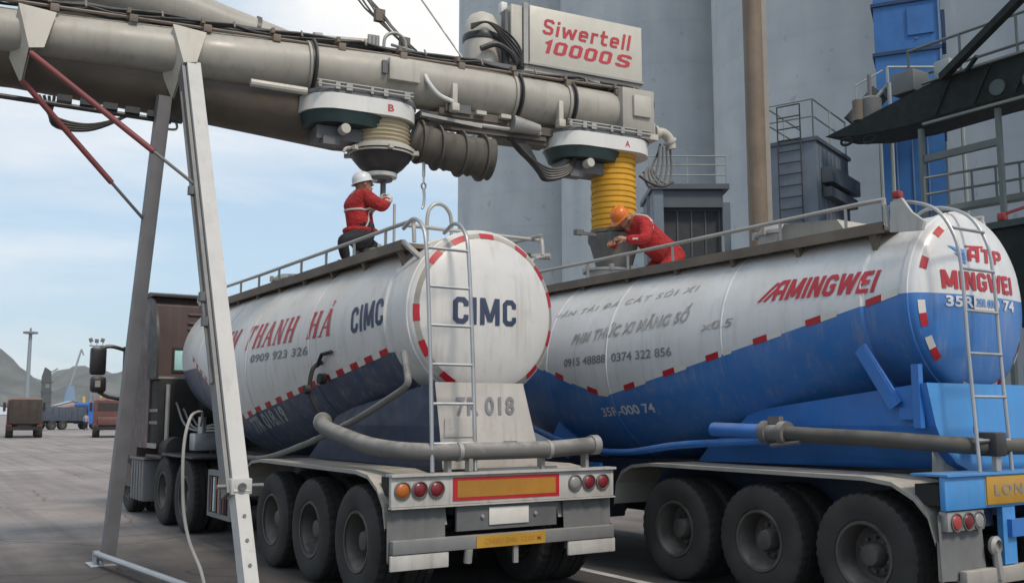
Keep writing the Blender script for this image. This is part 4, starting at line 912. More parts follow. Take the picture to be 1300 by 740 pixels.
# ------------------------------------------------------------------ loading boom of the ship unloader
ORG = (5.1, 10.85, 0)
BM_ = thing('loading_boom', 'pale grey tubular loading boom with two spouts and a red lettered sign box', 'loading boom', ORG)
def bp(x, y=0., z=0.):     # x along the boom (world X), y behind its axis, z above the axis
    zc = 5.865 - max(0, 5 - x)*.035
    return Vector((x + .105*y, 10.85 - .106*(x-5.1) + y, zc + z))
def bmb(mat): return MB(mat, org=ORG)
BX = (bp(6)-bp(5.5)).normalized(); BY = Vector((-BX.y, BX.x, 0)).normalized()
BROT = Matrix((BX, BY, Vector((0, 0, 1)))).transposed()
a = bmb('cream'); P = [bp(x) for x in (-4, -1, 1, 3, 4.1, 5, 6.8, 7.6, 8.5)]; a.tube(P, [.24, .24, .25, .285, .305, .315, .31, .31, .305], 40)
a.build('main_tube', BM_)
a = bmb('cream')
for x in (4.1, 6.8, 7.6): a.tube([bp(x-.03), bp(x+.03)], .335, 40)
a.m('black')
for x in (4.12, 6.83, 7.63): a.tube([bp(x-.02, 0, 0), bp(x+.015, 0, 0)], .342, 40)
a.build('flange', BM_, each=True)
a = bmb('brown'); a.tube([bp(-4, .30, .0), bp(1, .30, -.10), bp(3, .36, -.27), bp(4.6, .36, -.46), bp(4.85, .36, -.49)], [.40, .40, .41, .41, .38], 32); a.build('lower_tube', BM_)
a = bmb('cream'); a.tube([bp(-2.5, .5, 1.5), bp(1.9, .5, .83), bp(3.2, .45, .56), bp(4.25, .4, .40)], [.46, .41, .25, .12], 28); a.m('black'); a.tube([bp(3.55, .45, .52), bp(3.6, .45, .51)], .225, 28); a.build('feed_chute', BM_)
a = bmb('lgrey'); a.tube([bp(4.28, .3, .46), bp(4.95, .3, .50)], .10, 20); a.m('dull'); a.tube([bp(4.26, .3, .46), bp(4.36, .3, .465)], .125, 20)
for x in (4.95, 5.0, 5.05): a.tube([bp(x, .2, .36), bp(x, .2, .62)], .03, 8)
a.tube(smooth([bp(5.1, .1, .35), bp(5.12, .1, .58), bp(5.25, .1, .66), bp(5.38, .1, .58), bp(5.4, .1, .35)]), .022, 8); a.tube([bp(5.2, .1, .5), bp(5.8, .1, .42)], .02, 6); a.build('valve_motor', BM_)
# cable tray along the top
a = bmb('black')
for k in range(7):
    y, z = -.13+.035*k, .335+.012*((k*3) % 4); P = []
    for i in range(46):
        x = -3+i*11.6/45; P.append(bp(x, y+.012*math.sin(i*1.3+k*2), z+.022*math.sin(i*.9+k*1.7)+(.03 if i % 6 == 0 else 0)))
    a.tube(P, .016+.006*(k % 3), 6)
a.m('rust'); a.tube([bp(-3, -.2, .31), bp(8.5, -.2, .33)], .018, 6)
for i in range(15):
    x = -2.6+i*.78; a.box(bp(x, -.1, .33), (.04, .30, .06), BROT); a.box(bp(x+.05, -.22, .25), (.09, .05, .09), BROT, .01); a.tube([bp(x+.35, -.22, .31), bp(x+.35, -.16, .40)], .012, 5)
a.build('cable_tray', BM_)
a = bmb('black'); a.tube(smooth([bp(8.2, -.1, .36), bp(8.7, -.1, .36), bp(8.98, -.1, .28), bp(8.98, -.1, .08), bp(8.75, -.1, -.08)]), .02, 8); a.tube(smooth([bp(8.2, -.06, .42), bp(8.75, -.06, .42), bp(9.05, -.06, .3), bp(9.02, -.06, .05), bp(8.8, -.06, -.1)]), .02, 8); a.tube(smooth([bp(8.3, -.14, .30), bp(8.65, -.14, .31), bp(8.9, -.14, .2), bp(8.86, -.14, 0), bp(8.75, -.14, -.1)]), .016, 8)
for x in (4.12, 6.83, 7.63): a.tube([bp(x + .02*math.cos(t_), -.36*math.cos(t_), .36*math.sin(t_)) for t_ in [R(d) for d in range(60, -70, -10)]], .018, 6)
a.build('cable_loop', BM_)
# gussets over the trestle
for x0, z0 in ((1.17, -.06), (2.69, .04)):
    a = bmb('lgrey'); A_ = [bp(x0-.16, -.30, .22), bp(x0+.20, -.30, .17), bp(x0+.10, -.36, -.22+z0*.4), bp(x0-.04, -.36, -.24+z0*.4)]; B_ = [p - BY*-.02 for p in A_]
    a.face(A_); a.face(B_[::-1])
    for i in range(4): a.face([A_[i], A_[(i+1) % 4], B_[(i+1) % 4], B_[i]])
    C_ = [A_[0], A_[3], bp(x0-.10, .0, -.55), bp(x0-.22, -.05, -.30)]; a.face(C_); a.face([p+BX*.02 for p in C_]); a.build('gusset', BM_)
# hoses below the far end of the boom
a = bmb('black')
for k in range(4): a.tube(smooth([bp(1.25+.05*k, .1, -.62), bp(1.4, .1, -.84-.03*k), bp(1.75, .1, -.9-.02*k), bp(2.1, .1, -.78), bp(2.25-.03*k, .1, -.66)]), .018, 6)
for k in range(6): a.box(bp(1.5+.23*k, .1, -.64-.02*k), (.15, .12, .07), BROT)
a.tube([bp(-2, .05, -.5), bp(2.6, .1, -.78)], .03, 8); a.m('dull'); a.tube(smooth([bp(2.45, .1, -.72), bp(2.62, .1, -.74), bp(2.66, .1, -.86), bp(2.45, .1, -.86)]), .015, 6); a.build('hose_loop', BM_)
a = bmb('lgrey'); a.tube([bp(3.4, -.25, -.33), bp(4.05, -.25, -.36)], .045, 10); a.build('conduit', BM_)
# access hatch, bracket, end box, brackets
a = bmb('lgrey'); a.box(bp(5.22, -.30, .02), (.40, .14, .28), BROT, .015); a.m('dgrey'); a.box(bp(4.97, -.29, .03), (.06, .12, .16), BROT); a.build('hatch', BM_)
a = bmb('pale'); a.tube(smooth([bp(5.5, -.30, .02), bp(5.55, -.34, -.10), bp(5.68, -.34, -.22), bp(5.9, -.30, -.27)]), [.02]+[.035]*17+[.015], 8) if False else a.tube(smooth([bp(5.5, -.30, .02), bp(5.55, -.34, -.10), bp(5.68, -.34, -.22), bp(5.9, -.30, -.27)]), .028, 8); a.build('bracket', BM_)
a = bmb('cream'); a.box(bp(8.62, 0, 0), (.52, .72, .60), BROT, .012); a.m('lgrey'); a.box(bp(8.66, -.375, .05), (.28, .05, .30), BROT, .012); a.box(bp(8.62, -.30, -.36), (.58, .2, .08), BROT); a.build('end_box', BM_)
a = bmb('lgrey')
for x in (5.9, 7.42): a.box(bp(x, -.28, -.18), (.07, .10, .30), BROT, .01); a.box(bp(x, -.30, -.34), (.10, .12, .10), BROT, .01)
for x in (6.3, 6.65): a.box(bp(x, -.2, -.33), (.14, .1, .05), BROT)
a.build('support_lug', BM_, each=True)
# under-frame between the spouts
a = bmb('brown'); a.box(bp(6.6, .05, -.43), (2.2, .40, .10), BROT); a.box(bp(6.2, 0, -.36), (.9, .34, .10), BROT); a.bar(bp(5.5, -.1, -.55), bp(7.3, -.1, -.52), .06); a.m('dull'); a.tube([bp(5.6, -.15, -.47), bp(7.2, -.15, -.47)], .03, 8); a.tube([bp(6.75, -.2, -.40), bp(7.15, -.2, -.43)], [.12, .07], 14); a.m('lgrey'); a.box(bp(5.75, -.1, -.46), (.18, .12, .06), BROT); a.m('brown'); a.box(bp(7.0, .05, -.55), (.7, .25, .10), BROT); a.m('dgrey'); a.box(bp(6.0, -.05, -.3), (.35, .3, .12), BROT); a.build('under_frame', BM_)
# sign box (drive housing)
a = bmb('sign'); a.box(bp(8.03, .40, .955), (1.82, .80, .82), BROT, .01); a.m('lgrey'); a.box(bp(8.0, .40, .42), (1.9, .74, .22), BROT); a.m('dull'); a.box(bp(8.03, .40, .54), (1.86, .84, .03), BROT); a.box(bp(7.06, .36, .95), (.07, .76, .86), BROT); a.m('lgrey'); a.box(bp(6.93, .30, .93), (.17, .6, .80), BROT, .01)
a.m('txt_red')
fr = lambda u, v, z0, z1, x0, x1, e=0: bp(x0+(x1-x0)*u, -.003-e, z0+(z1-z0)*v)
block_word(a, 'Siwertell', lambda u, v, e: fr(u, v, .985, 1.215, 7.33, 8.74, e), .16, .16, .13)
block_word(a, '10000', lambda u, v, e: fr(u, v, .725, .915, 7.35, 8.42, e), .20, .2, .16); block_word(a, 'S', lambda u, v, e: fr(u, v, .725, .915, 8.50, 8.74, e), .19, .2)
a.build('sign_box', BM_)
a = bmb('lgrey'); a.lathe([(0, .0), (.23, 0), (.25, .1), (.25, .52), (.23, .62), (.17, .74), (.06, .80), (0, .81)], bp(6.55, .3, .45), (0, 0, 1), 26); a.m('black'); a.lathe([(.255, .36), (.262, .38), (.262, .44), (.255, .46)], bp(6.55, .3, .45), n=26); a.m('dgrey'); a.box(bp(6.55, .2, .38), (.7, .5, .14), BROT); a.box(bp(6.8, .1, .8), (.05, .12, .9), BROT)
a.m('black')
for k in range(4): a.tube(smooth([bp(6.28, .05, .95-.02*k), bp(6.5, .0, 1.0), bp(6.75, -.04, .9-.05*k), bp(6.95, -.05, .7-.06*k), bp(6.98, -.05, .45)]), .016, 6)
a.tube(smooth([bp(6.4, 0, .62), bp(6.6, -.04, .70), bp(6.8, -.05, .62), bp(6.9, -.04, .5)]), .04, 8); a.m('pale'); a.box(bp(6.82, .2, 1.33), (.10, .1, .16), BROT, .02); a.build('fan_motor', BM_)
# spouts
def stadium(mb, x0, x1, r, z0, z1, n=12, taper=0):
    """rounded-end pan along the boom between x0 and x1"""
    def ring(z, rr):
        P = []
        for i in range(n+1): t_ = R(90+180*i/n); P.append(bp(x0+r+rr*math.cos(t_), rr*math.sin(t_), 0))
        for i in range(n+1): t_ = R(-90+180*i/n); P.append(bp(x1-r+rr*math.cos(t_), rr*math.sin(t_), 0))
        return [mb.bm.verts.new((p.x, p.y, z)) for p in P]
    A_, B_ = ring(z0, r-taper), ring(z1, r); k = len(A_)
    for i in range(k): mb.f([A_[i], A_[(i+1) % k], B_[(i+1) % k], B_[i]])
    mb.f(A_[::-1]); mb.f(B_)
def spout(cx, x0, x1, letter, ztop):
    S = bmb('pale'); stadium(S, x0, x1, .42, ztop-.19, ztop); S.m('txt_red'); lx = cx-.03
    y_ = -.424
    put_text(S, letter, lambda u, v: bp(lx+.075*u-.04, y_, ztop-.14+.085*v-bp(lx).z), .02); S.m('dgrey'); stadium(S, x0-.02, x1+.02, .40, ztop+.004, ztop+.05); S.m('dull'); stadium(S, x0+.1, x1-.0, .36, ztop+.054, ztop+.10)
    S.m('dull')
    for zz, yy in ((.075, -.42), (.125, -.40)): S.tube([Vector((bp(x0+.12, yy).x, bp(x0+.12, yy).y, ztop+zz)), Vector((bp(x1-.15, yy).x, bp(x1-.15, yy).y, ztop+zz))], .014, 6)
    for i, fx in enumerate((.15, .36, .5, .78, .95, 1.22)): q = bp(x0+fx, -.41); q.z = ztop+.085; S.box(q, (.035+.02*(i % 3), .04, .09), BROT)
    S = S.build('loading_spout', BM_)
    g_ = bmb('green'); stadium(g_, x0+.02, cx+.05, .41, ztop-.33, ztop-.193, taper=.06); g_.build('cover', S)
    g_ = bmb('dgrey'); q = bp(x0+.5); g_.box((q.x, q.y, ztop-.42), (.62, .34, .16), BROT); g_.box((q.x-.15, q.y-.1, ztop-.52), (.2, .18, .10), BROT); g_.m('lgrey'); g_.lathe([(0, 0), (.06, 0), (.06, .12), (0, .12)], (q.x-.05, q.y-.36, ztop-.40), (0, 1, 0), 12); g_.build('slew_motor', S)
    return S
S = spout(5.06, 4.01, 5.46, 'B', 5.46)
cB = bp(5.06); cA = bp(8.42)
a = bmb('bellowsw'); P = [(.355, 5.29)]
for i in range(7): z = 5.27-.05*i; P += [(.36, z), (.335, z-.012), (.335, z-.036), (.36, z-.045)]
a.lathe(P, (cB.x, cB.y, 0), n=36); a.build('bellows', S)
a = bmb('lgrey'); a.lathe([(.40, 4.90), (.42, 4.90), (.42, 4.935), (.38, 4.94), (.38, 4.97), (.33, 4.975)], (cB.x, cB.y, 0), n=36); a.lathe([(.385, 4.865), (.40, 4.865), (.40, 4.888), (.385, 4.888)], (cB.x, cB.y, 0), n=36)
for k in range(6): t_ = R(60*k+20); a.box((cB.x+.43*math.cos(t_), cB.y+.43*math.sin(t_), 4.89), (.08, .05, .05), Matrix.Rotation(t_, 3, 'Z'))
a.tube(smooth([(cB.x-.42, cB.y-.1, 4.90), (cB.x-.52, cB.y-.12, 4.87), (cB.x-.55, cB.y-.12, 4.82)]), .02, 6); a.build('clamp_ring', S)
a = bmb('black'); a.lathe([(.375, 4.865), (.355, 4.82), (.27, 4.72), (.19, 4.655), (.175, 4.65)], (cB.x, cB.y, 0), n=32); a.m('pale'); a.lathe([(.175, 4.65), (.20, 4.645), (.195, 4.60), (.16, 4.595), (0, 4.6)], (cB.x, cB.y, 0), n=28); a.m('dgrey'); a.lathe([(.14, 4.597), (.14, 4.56), (.0, 4.55)], (cB.x, cB.y, 0), n=20); a.tube([(cB.x+.03, cB.y, 4.56), (cB.x+.03, cB.y, 4.26)], .035, 10); a.build('outlet_cone', S)
S = spout(8.42, 7.36, 8.92, 'A', 5.44)
a = bmb('bellows'); P = [(.30, 5.26)]; z = 5.25; k = 0
while z > 4.23:
    w_ = .318 if k % 2 else .309; P += [(w_, z), (w_-.004, z-.045), (w_-.022, z-.055), (w_-.022, z-.068)]; z -= .078; k += 1
a.lathe(P, (cA.x, cA.y, 0), n=40); a.build('bellows', S)
a = bmb('bellows'); a.m('rust'); a.lathe([(.29, 4.23), (.32, 4.22), (.32, 4.17), (.29, 4.16)], (cA.x, cA.y, 0), n=36); a.m('hose'); a.lathe([(.29, 4.16), (.36, 4.14), (.36, 4.06), (.33, 4.01), (.26, 3.75), (.24, 3.62), (0, 3.62)], (cA.x, cA.y, 0), n=32); a.m('dgrey'); a.bar((cA.x-.34, cA.y-.05, 4.12), (cA.x-.62, cA.y+.0, 4.14), .04); a.box((cA.x-.6, cA.y, 4.14), (.12, .08, .07)); a.box((cA.x-.22, cA.y-.27, 4.08), (.16, .1, .13)); a.build('filling_head', S)
# dust duct beside spout B
a = bmb('duct'); P, r_ = [], []
base = [bp(5.45, .0, -.72), bp(5.62, -.04, -.78), bp(5.9, -.1, -.85), bp(6.2, -.12, -.88), bp(6.47, -.14, -.90)]
pts = smooth(base, 8); k = len(pts)
for i, p in enumerate(pts): P.append(p); r_.append(.225+.02*(i % 4 == 0)+.03*(i/k))
a.tube(P, r_, 24, cap=False); a.tube(P[::-1], [x-.02 for x in r_[::-1]], 24, cap=False)
for i in (4, 12, 20, 28): 
    if i < k-1: a.tube([P[i]-BX*.012, P[i]+BX*.012], r_[i]+.035, 24)
a.m('black'); a.face([P[3]+Vector((0, math.cos(t_)*.2, math.sin(t_)*.2)) for t_ in [R(d*20) for d in range(18)]]); a.m('dull'); a.bar(bp(5.5, -.2, -.45), bp(6.3, -.25, -.52), .04); a.bar(bp(5.55, .1, -.42), bp(6.4, .1, -.5), .05); a.build('dust_duct', BM_)
# hydraulic hose bundle between the spouts
a = bmb('black')
for k in range(15): o_ = (k % 5)*.036; q_ = (k//5)*.04; a.tube(smooth([bp(6.55+.03*k, -.05+q_, -.42), bp(6.85+o_, -.12+q_, -.62), bp(7.05+o_, -.16+q_, -.82-o_), bp(7.3, -.18+q_, -.93-o_), bp(7.52+.4*o_, -.2+q_, -.9-.6*o_), bp(7.66+.3*o_, -.2+q_, -.78), bp(7.66, -.22+q_, -.64)], 6), .021, 7)
a.build('hydraulic_hose', BM_)
# pipes and loops at the boom's end
a = bmb('lgrey'); a.tube(smooth([bp(8.85, -.1, -.02), bp(8.95, -.14, -.10), bp(9.0, -.14, -.26), bp(9.12, -.16, -.20), bp(9.25, -.16, -.26), bp(9.3, -.16, -.42)], 6), .07, 14); a.tube([bp(9.0, -.15, -.22), bp(9.04, -.15, -.22)], .11, 14); a.tube([bp(9.26, -.16, -.30), bp(9.28, -.16, -.33)], .10, 14); a.m('hose')
for k in range(4): a.tube(smooth([bp(9.28-.06*k, -.15, -.40), bp(9.3-.08*k, -.15, -.7), bp(9.24-.1*k, -.15, -.92-.03*k), bp(9.08-.08*k, -.15, -.88), bp(8.98-.02*k, -.12, -.72)], 6), .017, 7)
a.m('black'); a.tube(smooth([bp(8.75, -.15, -.86), bp(8.9, -.2, -.96), bp(9.1, -.2, -.99), bp(9.3, -.18, -.9)]), .02, 7); a.tube(smooth([bp(8.85, -.1, -.8), bp(8.98, -.1, -.7), bp(9.1, -.1, -.5), bp(9.15, -.1, -.35)]), .016, 6); a.build('end_pipe', BM_)
# hook chain
a = MB('steel', org=(0, 0, 0)); q = bp(5.6, -.05, -.95); a.tube([q+Vector((0, 0, .12)), q+Vector((0, 0, -.32))], .012, 6)
for k in range(3): a.tube([q+Vector((.03*math.cos(t_), 0, -.37+.04*math.sin(t_))) for t_ in [R(d) for d in range(0, 361, 30)]], .011, 6)
a.tube(smooth([q+Vector((0, 0, -.40)), q+Vector((.01, 0, -.5)), q+Vector((.0, 0, -.62)), q+Vector((-.02, 0, -.66))]), .018, 6); a.tube([q+Vector((0, 0, -.08)), q+Vector((0, 0, -.25))], .02, 6)
solo(a, 'lifting_hook', 'grey hook on a short chain hanging under the corrugated duct', 'hook', loc=tuple(q))
# stay and cable bundle running up out of the frame
a = MB('black'); p0, p1 = bp(5.55, .1, .38), bp(3.6, 1.4, 3.2)
d_ = p1-p0
for k in range(5): a.tube([p0+d_*(i/14)+Vector((.02*math.sin(i*1.1+k), .02*math.cos(i*1.7+k), .02*math.sin(i+k*2)+.035*(k-2))) for i in range(15)], .014, 6)
a.m('rust')
for i in (1, 3, 5, 7, 9): a.box(p0+d_*(i/14), (.13, .08, .16))
solo(a, 'cable_bundle', 'thick dark cable bundle climbing steeply above the boom', 'cable bundle', loc=tuple(p0))
a = MB('dull'); p0, p1 = bp(6.25, .05, .36), bp(4.6, 1.2, 3.4); a.tube([p0, p1], .014, 6); a.m('pale'); a.tube([p0-BX*.25-Vector((0, 0, .0)), p0+BX*.25-Vector((0, 0, .08))], [.06, .05], 10)
solo(a, 'stay_wire', 'thin single stay wire running up beside the sign box', 'wire', loc=tuple(p0))

# ------------------------------------------------------------------ trestle carrying the boom
TR = thing('support_trestle', 'grey A shaped support trestle with red braces standing under the boom', 'support trestle', (2.6, 10.4, 0))
def trb(mat): return MB(mat, org=TR.location)
f1, t1, f2, t2 = Vector((2.37, 12.3, 0)), Vector((2.50, 11.1, 5.25)), Vector((2.80, 8.4, 0)), Vector((2.72, 10.85, 5.55))
def lerp(a_, b_, z): return a_.lerp(b_, z/b_.z)
a = trb('leg_d'); a.bar(lerp(f1, t1, .04), t1, .14, .16); a.build('leg', TR)
a = trb('alu'); a.bar(lerp(f2, t2, 1.0), t2, .15, .20); a.m('mgrey'); a.bar(lerp(f2, t2, 1.0)+Vector((-.105, .02, 0)), t2+Vector((-.105, .02, 0)), .035, .16); a.m('alu'); a.bar(lerp(f2, t2, .04), lerp(f2, t2, 1.02), .125, .165)
q = lerp(f2, t2, 1.08); a.box(q, (.19, .24, .14), None, .01); a.m('dgrey')
dr = (t2-f2).normalized(); nrm = Vector((-.35, -.85, .37)).normalized()
for z in (.2, .4, .6, .8): p = lerp(f2, t2, z); a.lathe([(.016, 0), (.016, .004), (0, .004)], p+Vector((-.0, -.085, .035)), (0, -.95, .3), 10)
a.lathe([(.035, 0), (.035, .03), (.02, .03), (0, .02)], q+Vector((0, -.12, 0)), (0, -1, 0), 14); a.tube([q+Vector((-.2, -.04, 0)), q+Vector((.22, -.04, 0))], .02, 8); a.build('leg', TR)
a = trb('steel')
for f_ in (f1, f2): a.box(f_+Vector((0, 0, .012)), (.42, .34, .024), None, .006)
a.build('foot_plate', TR, each=True)
a = trb('steel'); a.tube([f1+Vector((-.12, -.0, .13)), f2+Vector((-.12, .0, .13))], .035, 10); a.tube([f1+Vector((-.12, .02, .0)), f1+Vector((-.12, .02, .16))], .04, 8); a.build('tie_bar', TR)
for a0, b0 in ((bp(1.15, -.36, -.32), Vector((2.70, 10.15, 4.02))), (bp(1.08, -.05, -.52), Vector((2.42, 11.42, 3.88)))):
    a = trb('strut'); m_ = a0.lerp(b0, .72); a.tube([a0, m_], .032, 12); a.m('dgrey'); a.tube([m_, b0], .018, 10); a.m('dgrey'); a.tube([b0+Vector((-.02, 0, -.04)), b0+Vector((.08, 0, 0))], .035, 8); a.build('brace', TR)
a = trb('dgrey'); 
for z in (4.0, 2.85, 2.6): p = lerp(f2, t2, z); a.box(p+Vector((-.15, -.02, 0)), (.05, .08, .09))
a.tube([lerp(f2, t2, 5.2)+Vector((-.14, 0, 0)), lerp(f2, t2, 2.0)+Vector((-.14, 0, 0))], .016, 6); a.build('cable_clip', TR)
# limp air hose hanging beside the trestle
a = MB(pm('pale_air_hose', (.33, .32, .30), .6, var=.1))
a.tube(smooth([(3.95, 14.4, 1.55), (3.75, 13.6, 1.72), (3.3, 12.2, 1.74), (2.95, 11.2, 1.66), (2.78, 10.75, 1.35), (2.76, 10.6, .8), (2.79, 10.45, .45), (2.85, 10.2, .18), (2.82, 9.9, .03), (2.72, 9.5, .022), (2.6, 9.2, .022)], 8), .017, 8)
solo(a, 'air_hose', 'thin pale air hose hanging between the trestle legs', 'hose', loc=(2.8, 10, 0))

# ------------------------------------------------------------------ workers
def person(label, joints, bones, region, head_dir, head_up, helmet, extras, group='workers on top of the tank trailers'):
    """joints: name -> (point, rx, ry); bones: pairs; region: bone end -> material name"""
    names = list(joints); idx = {n: i for i, n in enumerate(names)}
    me = bpy.data.meshes.new('person'); me.from_pydata([joints[n][0] for n in names], [(idx[a], idx[b]) for a, b in bones], [])
    o = bpy.data.objects.new('person', me); COL.objects.link(o)
    md = o.modifiers.new('s', 'SKIN'); md.use_smooth_shade = True; sv = me.skin_vertices[0].data
    for n in names: sv[idx[n]].radius = joints[n][1:3]; sv[idx[n]].use_root = (n == 'pelvis')
    sb = o.modifiers.new('u', 'SUBSURF'); sb.levels = 2; sb.render_levels = 2
    bpy.context.view_layer.update(); ev = bpy.data.meshes.new_from_object(o.evaluated_get(bpy.context.evaluated_depsgraph_get()))
    bpy.data.objects.remove(o); bpy.data.meshes.remove(me)
    mb = MB('coverall'); mats = []
    for n in ('coverall', 'trousers', 'skin', 'glove', 'dark'): mb.m(n)
    mb.bm.from_mesh(ev); bpy.data.meshes.remove(ev)
    segs = [(Vector(joints[a][0]), Vector(joints[b][0]), region.get(b, 'coverall')) for a, b in bones]
    for f in mb.bm.faces:
        c = f.calc_center_median(); best = None
        for p, q, r_ in segs:
            d = q-p; k = max(0, min(1, (c-p).dot(d)/max(1e-9, d.length_squared))); e = (c-(p+d*k)).length
            if best is None or e < best[0]: best = (e, r_)
        f.material_index = mb.ms.index(M[best[1]])
    # face: nose, brow, eyes, ears on the same mesh
    hd = Vector(joints['head'][0]); fw = Vector(head_dir).normalized(); up = (Vector(head_up) - fw*Vector(head_up).dot(fw)).normalized(); sd_ = up.cross(fw)
    mb.m('skin')
    def ball(c, r, sx=1, n=8):
        mb.lathe([(r*math.sin(math.pi*i/6)*1., -r*math.cos(math.pi*i/6)*sx) for i in range(7)], c, up, n)
    ball(hd, .098, 1.16, 16); ball(hd+fw*.03-up*.06, .066, 1.1, 12)
    mb.tube([hd+fw*.088+up*.03, hd+fw*.108-up*.012, hd+fw*.117-up*.022, hd+fw*.09-up*.032], [.012, .016, .018, .012], 8)
    for s in (-1, 1): ball(hd+sd_*.097*s-up*.005, .024, 1.3)
    mb.m('dark')
    for s in (-1, 1): ball(hd+fw*.088+sd_*.036*s+up*.02, .012)
    mb.box(hd+fw*.083-up*.066, (.034, .034, .008))
    # hands with fingers
    for wrist, elbow, curl in extras['hands']:
        w_, e_ = Vector(joints[wrist][0]), Vector(joints[elbow][0]); d = (w_-e_).normalized(); pn = Vector(curl).normalized(); pn = (pn-d*pn.dot(d)).normalized(); la = d.cross(pn)
        mb.m('glove' if extras.get('glove') else 'skin')
        mb.tube([w_-d*.02, w_+d*.03, w_+d*.075, w_+d*.095], [.028, .038, .04, .03], 10)
        for k, ln in enumerate((.072, .082, .077, .06)):
            b = w_+d*.088+la*(.030-.020*k)
            mb.tube([b-d*.015, b+d*ln*.42+pn*.008, b+d*ln*.75+pn*.032, b+d*ln*.72+pn*.058], [.010, .0095, .009, .007], 7)
        b = w_+d*.03+la*.034; mb.tube([b-la*.01, b+d*.025+la*.022+pn*.014, b+d*.052+la*.018+pn*.034, b+d*.066+la*.008+pn*.046], [.013, .012, .0105, .008], 7)
    base = Vector(extras['base'])
    bvh = BVHTree.FromBMesh(mb.bm)
    mb.org = base; P = mb.build('person', None, base, ang=60, recalc=False); tag(P, label, 'person', group)
    # helmet
    h_ = MB(helmet, org=base); c = hd+up*.035
    prof = [(.118, -.01), (.122, .02), (.116, .06), (.095, .095), (.06, .115), (0, .122)]; h_.lathe(prof, c, up, 24)
    h_.lathe([(.118, -.012), (.14, -.016), (.14, -.006), (.12, .004)], c, up, 24)
    br = [c+fw*math.cos(R(t_))*.135+sd_*math.sin(R(t_))*.12-up*.012 for t_ in range(-60, 61, 15)]; br2 = [c+fw*math.cos(R(t_))*.185+sd_*math.sin(R(t_))*.125-up*.022 for t_ in range(-60, 61, 15)]
    h_.sheet(br, br2); h_.sheet([p+up*.008 for p in br], [p+up*.008 for p in br2])
    h_.tube([c+fw*.11+up*.04, c+fw*.06+up*.11, c+up*.128, c-fw*.06+up*.11, c-fw*.11+up*.04], .012, 6); h_.build('helmet', P)
    for nm, pts, r_ in extras['strips']:
        h_ = MB('reflect', org=base); h_.tube([bvh.find_nearest(Vector(p))[0] for p in pts], r_, 8); h_.build('reflective_strip', P)
    if 'hem' in extras:
        h_ = MB('coverall', org=base); h_.tube([Vector(p) for p in extras['hem'][0]], extras['hem'][1], 10); h_.build('jacket_hem', P)
    for nm, mat, pts, r_ in extras.get('shoes', ()):
        h_ = MB(mat, org=base); h_.tube([Vector(p) for p in pts], r_, 10); h_.build('shoe', P)
    return P
# worker on the navy trailer: kneeling upright, both hands on the outlet of spout B, facing +x
wx, wy = 4.72, 10.62
J = {'pelvis': ((4.72, 10.66, 3.80), .17, .17), 'waist': ((4.71, 10.67, 3.95), .185, .16), 'chest': ((4.70, 10.69, 4.14), .20, .17), 'collar': ((4.70, 10.70, 4.28), .135, .12), 'neck': ((4.72, 10.69, 4.37), .056, .056), 'head': ((4.75, 10.69, 4.44), .06, .06),
     'sh_n': ((4.70, 10.50, 4.26), .098, .098), 'el_n': ((4.88, 10.40, 4.13), .078, .078), 'wr_n': ((5.03, 10.58, 4.27), .052, .052),
     'sh_f': ((4.72, 10.90, 4.26), .098, .098), 'el_f': ((4.92, 10.96, 4.16), .076, .076), 'wr_f': ((5.02, 10.80, 4.30), .04, .04),
     'hip_n': ((4.73, 10.54, 3.77), .12, .12), 'kn_n': ((4.42, 10.52, 3.72), .088, .088), 'an_n': ((4.50, 10.56, 3.48), .055, .055),
     'hip_f': ((4.74, 10.78, 3.77), .12, .12), 'kn_f': ((5.06, 10.72, 3.62), .085, .085), 'an_f': ((4.80, 10.82, 3.48), .055, .055)}
BN = [('pelvis', 'waist'), ('waist', 'chest'), ('chest', 'collar'), ('collar', 'neck'), ('neck', 'head'), ('collar', 'sh_n'), ('sh_n', 'el_n'), ('el_n', 'wr_n'), ('collar', 'sh_f'), ('sh_f', 'el_f'), ('el_f', 'wr_f'),
      ('pelvis', 'hip_n'), ('hip_n', 'kn_n'), ('kn_n', 'an_n'), ('pelvis', 'hip_f'), ('hip_f', 'kn_f'), ('kn_f', 'an_f')]
RG = {'head': 'skin', 'neck': 'skin', 'kn_n': 'trousers', 'an_n': 'trousers', 'kn_f': 'trousers', 'an_f': 'trousers', 'hip_n': 'trousers', 'hip_f': 'trousers', 'wr_n': 'coverall', 'wr_f': 'coverall'}
def band(c, n, rx, ry, z=0, tilt=0):
    return [(c[0]+rx*math.cos(t_), c[1]+ry*math.sin(t_), c[2]+tilt*math.cos(t_)) for t_ in [2*math.pi*i/n for i in range(n+1)]]
J['hip_n'] = ((4.73, 10.54, 3.77), .13, .13); J['hip_f'] = ((4.74, 10.78, 3.77), .13, .13)
person('worker in red jacket, dark trousers and white helmet kneeling under the black outlet', J, BN, RG, (.85, -.2, .25), (0, 0, 1), 'hat_w',
       dict(base=(4.72, 10.66, 3.42), hands=[('wr_n', 'el_n', (.4, .8, .2)), ('wr_f', 'el_f', (.4, -.8, .1))], strips=[('s', band((4.705, 10.685, 4.10), 20, .185, .200), .013), ('s', band((4.97, 10.51, 4.215), 12, .066, .066, 0, .03), .018), ('s', [(4.70+.02*k, 10.50-.012*(k%2), 3.86+.055*k) for k in range(7)], .010)], hem=(band((4.715, 10.665, 3.865), 22, .178, .178), .035), glove=True,
            shoes=[('s', 'dark', [(4.40, 10.56, 3.455), (4.62, 10.56, 3.455)], [.035, .045]), ('s', 'dark', [(4.72, 10.83, 3.455), (4.94, 10.83, 3.455)], [.045, .035])]))
